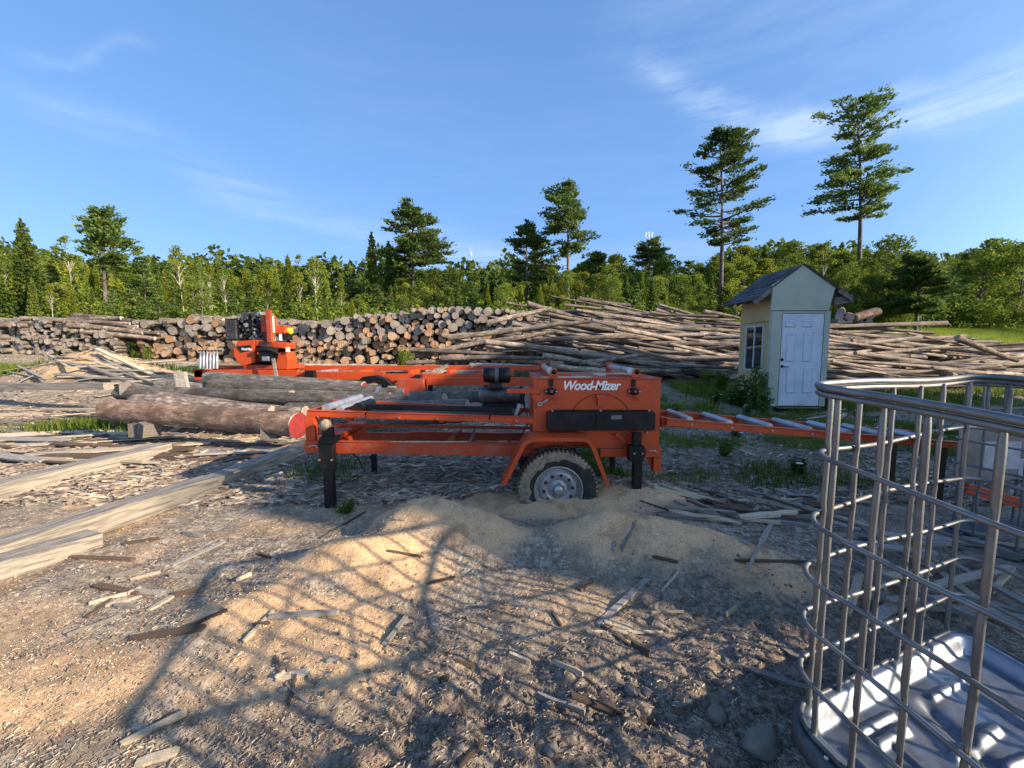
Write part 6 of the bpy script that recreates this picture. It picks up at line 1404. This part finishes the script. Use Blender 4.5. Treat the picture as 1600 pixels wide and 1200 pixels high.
def weed(u, v, h, n, label, seed, flowers=0, spread=.2, mat='weed', Y=None, group=None):
    c = hit(u, v) if Y is None else at_ground(u, Y); rg = np.random.default_rng(seed); e = empty('weed_plant', tuple(c)); tag(e, label, 'plant', group)
    st = MB(); C_, tops = [], []
    for k in range(n):
        a = rg.uniform(0, 6.28); r_ = rg.uniform(.1, 1)*spread*min(1, .25 + h*1.3); hh = h*rg.uniform(.55, 1.05); p = [(0 + .3*r_*math.cos(a), .3*r_*math.sin(a), -.02), (.6*r_*math.cos(a), .6*r_*math.sin(a), hh*.5), (r_*math.cos(a), r_*math.sin(a), hh)]
        st.tube(p, [.005, .004, .002], 4, caps=False); tops.append(p[2]); m_ = 60
        t_ = rg.uniform(.12, 1, m_); q = np.array(p[0])[None]*(1 - t_)[:, None] + np.array(p[2])[None]*t_[:, None]; C_.append(q + rg.normal(size=(m_, 3))*np.array([.05, .05, .03])*min(1, .2 + h))
    C_ = np.concatenate(C_); V, Fq = leaf_quads(C_, .036*min(1, .25 + h), rg, 1.9); link('leaves', fast_mesh('leaves', V, Fq, [M[mat]]), e)
    me = bpy.data.meshes.new('stem'); me.from_pydata(st.v, [], st.f); me.materials.append(M[mat]); link('stem', me, e)
    for k in range(flowers):
        tx = tops[k % len(tops)]; b = MB(); nn = 9; cx, cy, cz = tx[0] + rg.uniform(-.08, .08), tx[1] + rg.uniform(-.06, .06), tx[2]*rg.uniform(.6, 1.1)
        b.cyl((cx, cy, cz - .008), (cx, cy, cz + .004), .012, .036, nn); b.build('flower_head', M['flower'], e, fix=False)
for i, (u, v, h, n, fl, mt, lab) in enumerate([
    (1128, 612, .62, 12, 0, 'grass', 'bright bushy weed a little left of the shed'), (1104, 604, .5, 10, 0, 'grass', 'lit yellow green weed left of the bright bushy weed'),
    (1178, 640, .95, 15, 2, 'weed', 'tall dark weed against the ochre wall of the shed'), (1158, 636, .7, 12, 2, 'weed', 'dark leafy weed at the back left corner of the shed'), (1192, 648, .6, 11, 1, 'weed', 'low dark weed at the front left corner of the shed'),
    (1142, 632, .4, 9, 3, 'weed', 'low weed with white flower heads left of the shed'), (1118, 634, .38, 9, 4, 'weed', 'white flowered plant furthest left of the shed'), (1165, 648, .3, 8, 3, 'weed', 'small white flowered plant before the shed wall'),
    (1130, 712, .22, 9, 0, 'weed', 'dark grass tuft in the yard under the roller table'), (1250, 742, .2, 8, 1, 'weed', 'small weed in the yard near the wire cage'), (1052, 655, .3, 8, 1, 'weed', 'weed beside the saw box corner'),
    (630, 578, .9, 14, 0, 'grass', 'leafy green weed standing before the right end of the log wall'), (640, 572, .7, 10, 0, 'grass', 'smaller weed behind the leafy one at the log wall'),
    (212, 558, .7, 16, 0, 'weed', 'dark green weed between sawdust heap and log wall'), (232, 562, .5, 10, 0, 'grass', 'yellowish weed right of the dark green one'),
    (1150, 684, .16, 6, 2, 'weed', 'white clover like plant below the roller table'), (1262, 690, .16, 6, 2, 'weed', 'white flowered tuft near the end of the roller table'), (1296, 640, .5, 10, 0, 'grass', 'weed at the right foot of the shed'),
    (916, 580, .5, 10, 0, 'grass', 'yellow green weed just above the saw box'), (540, 800, .12, 6, 0, 'weed', 'tiny green weed left of the big sawdust mound')]):
    weed(u, v, h, n, lab, 100 + i, fl, mat=mt)
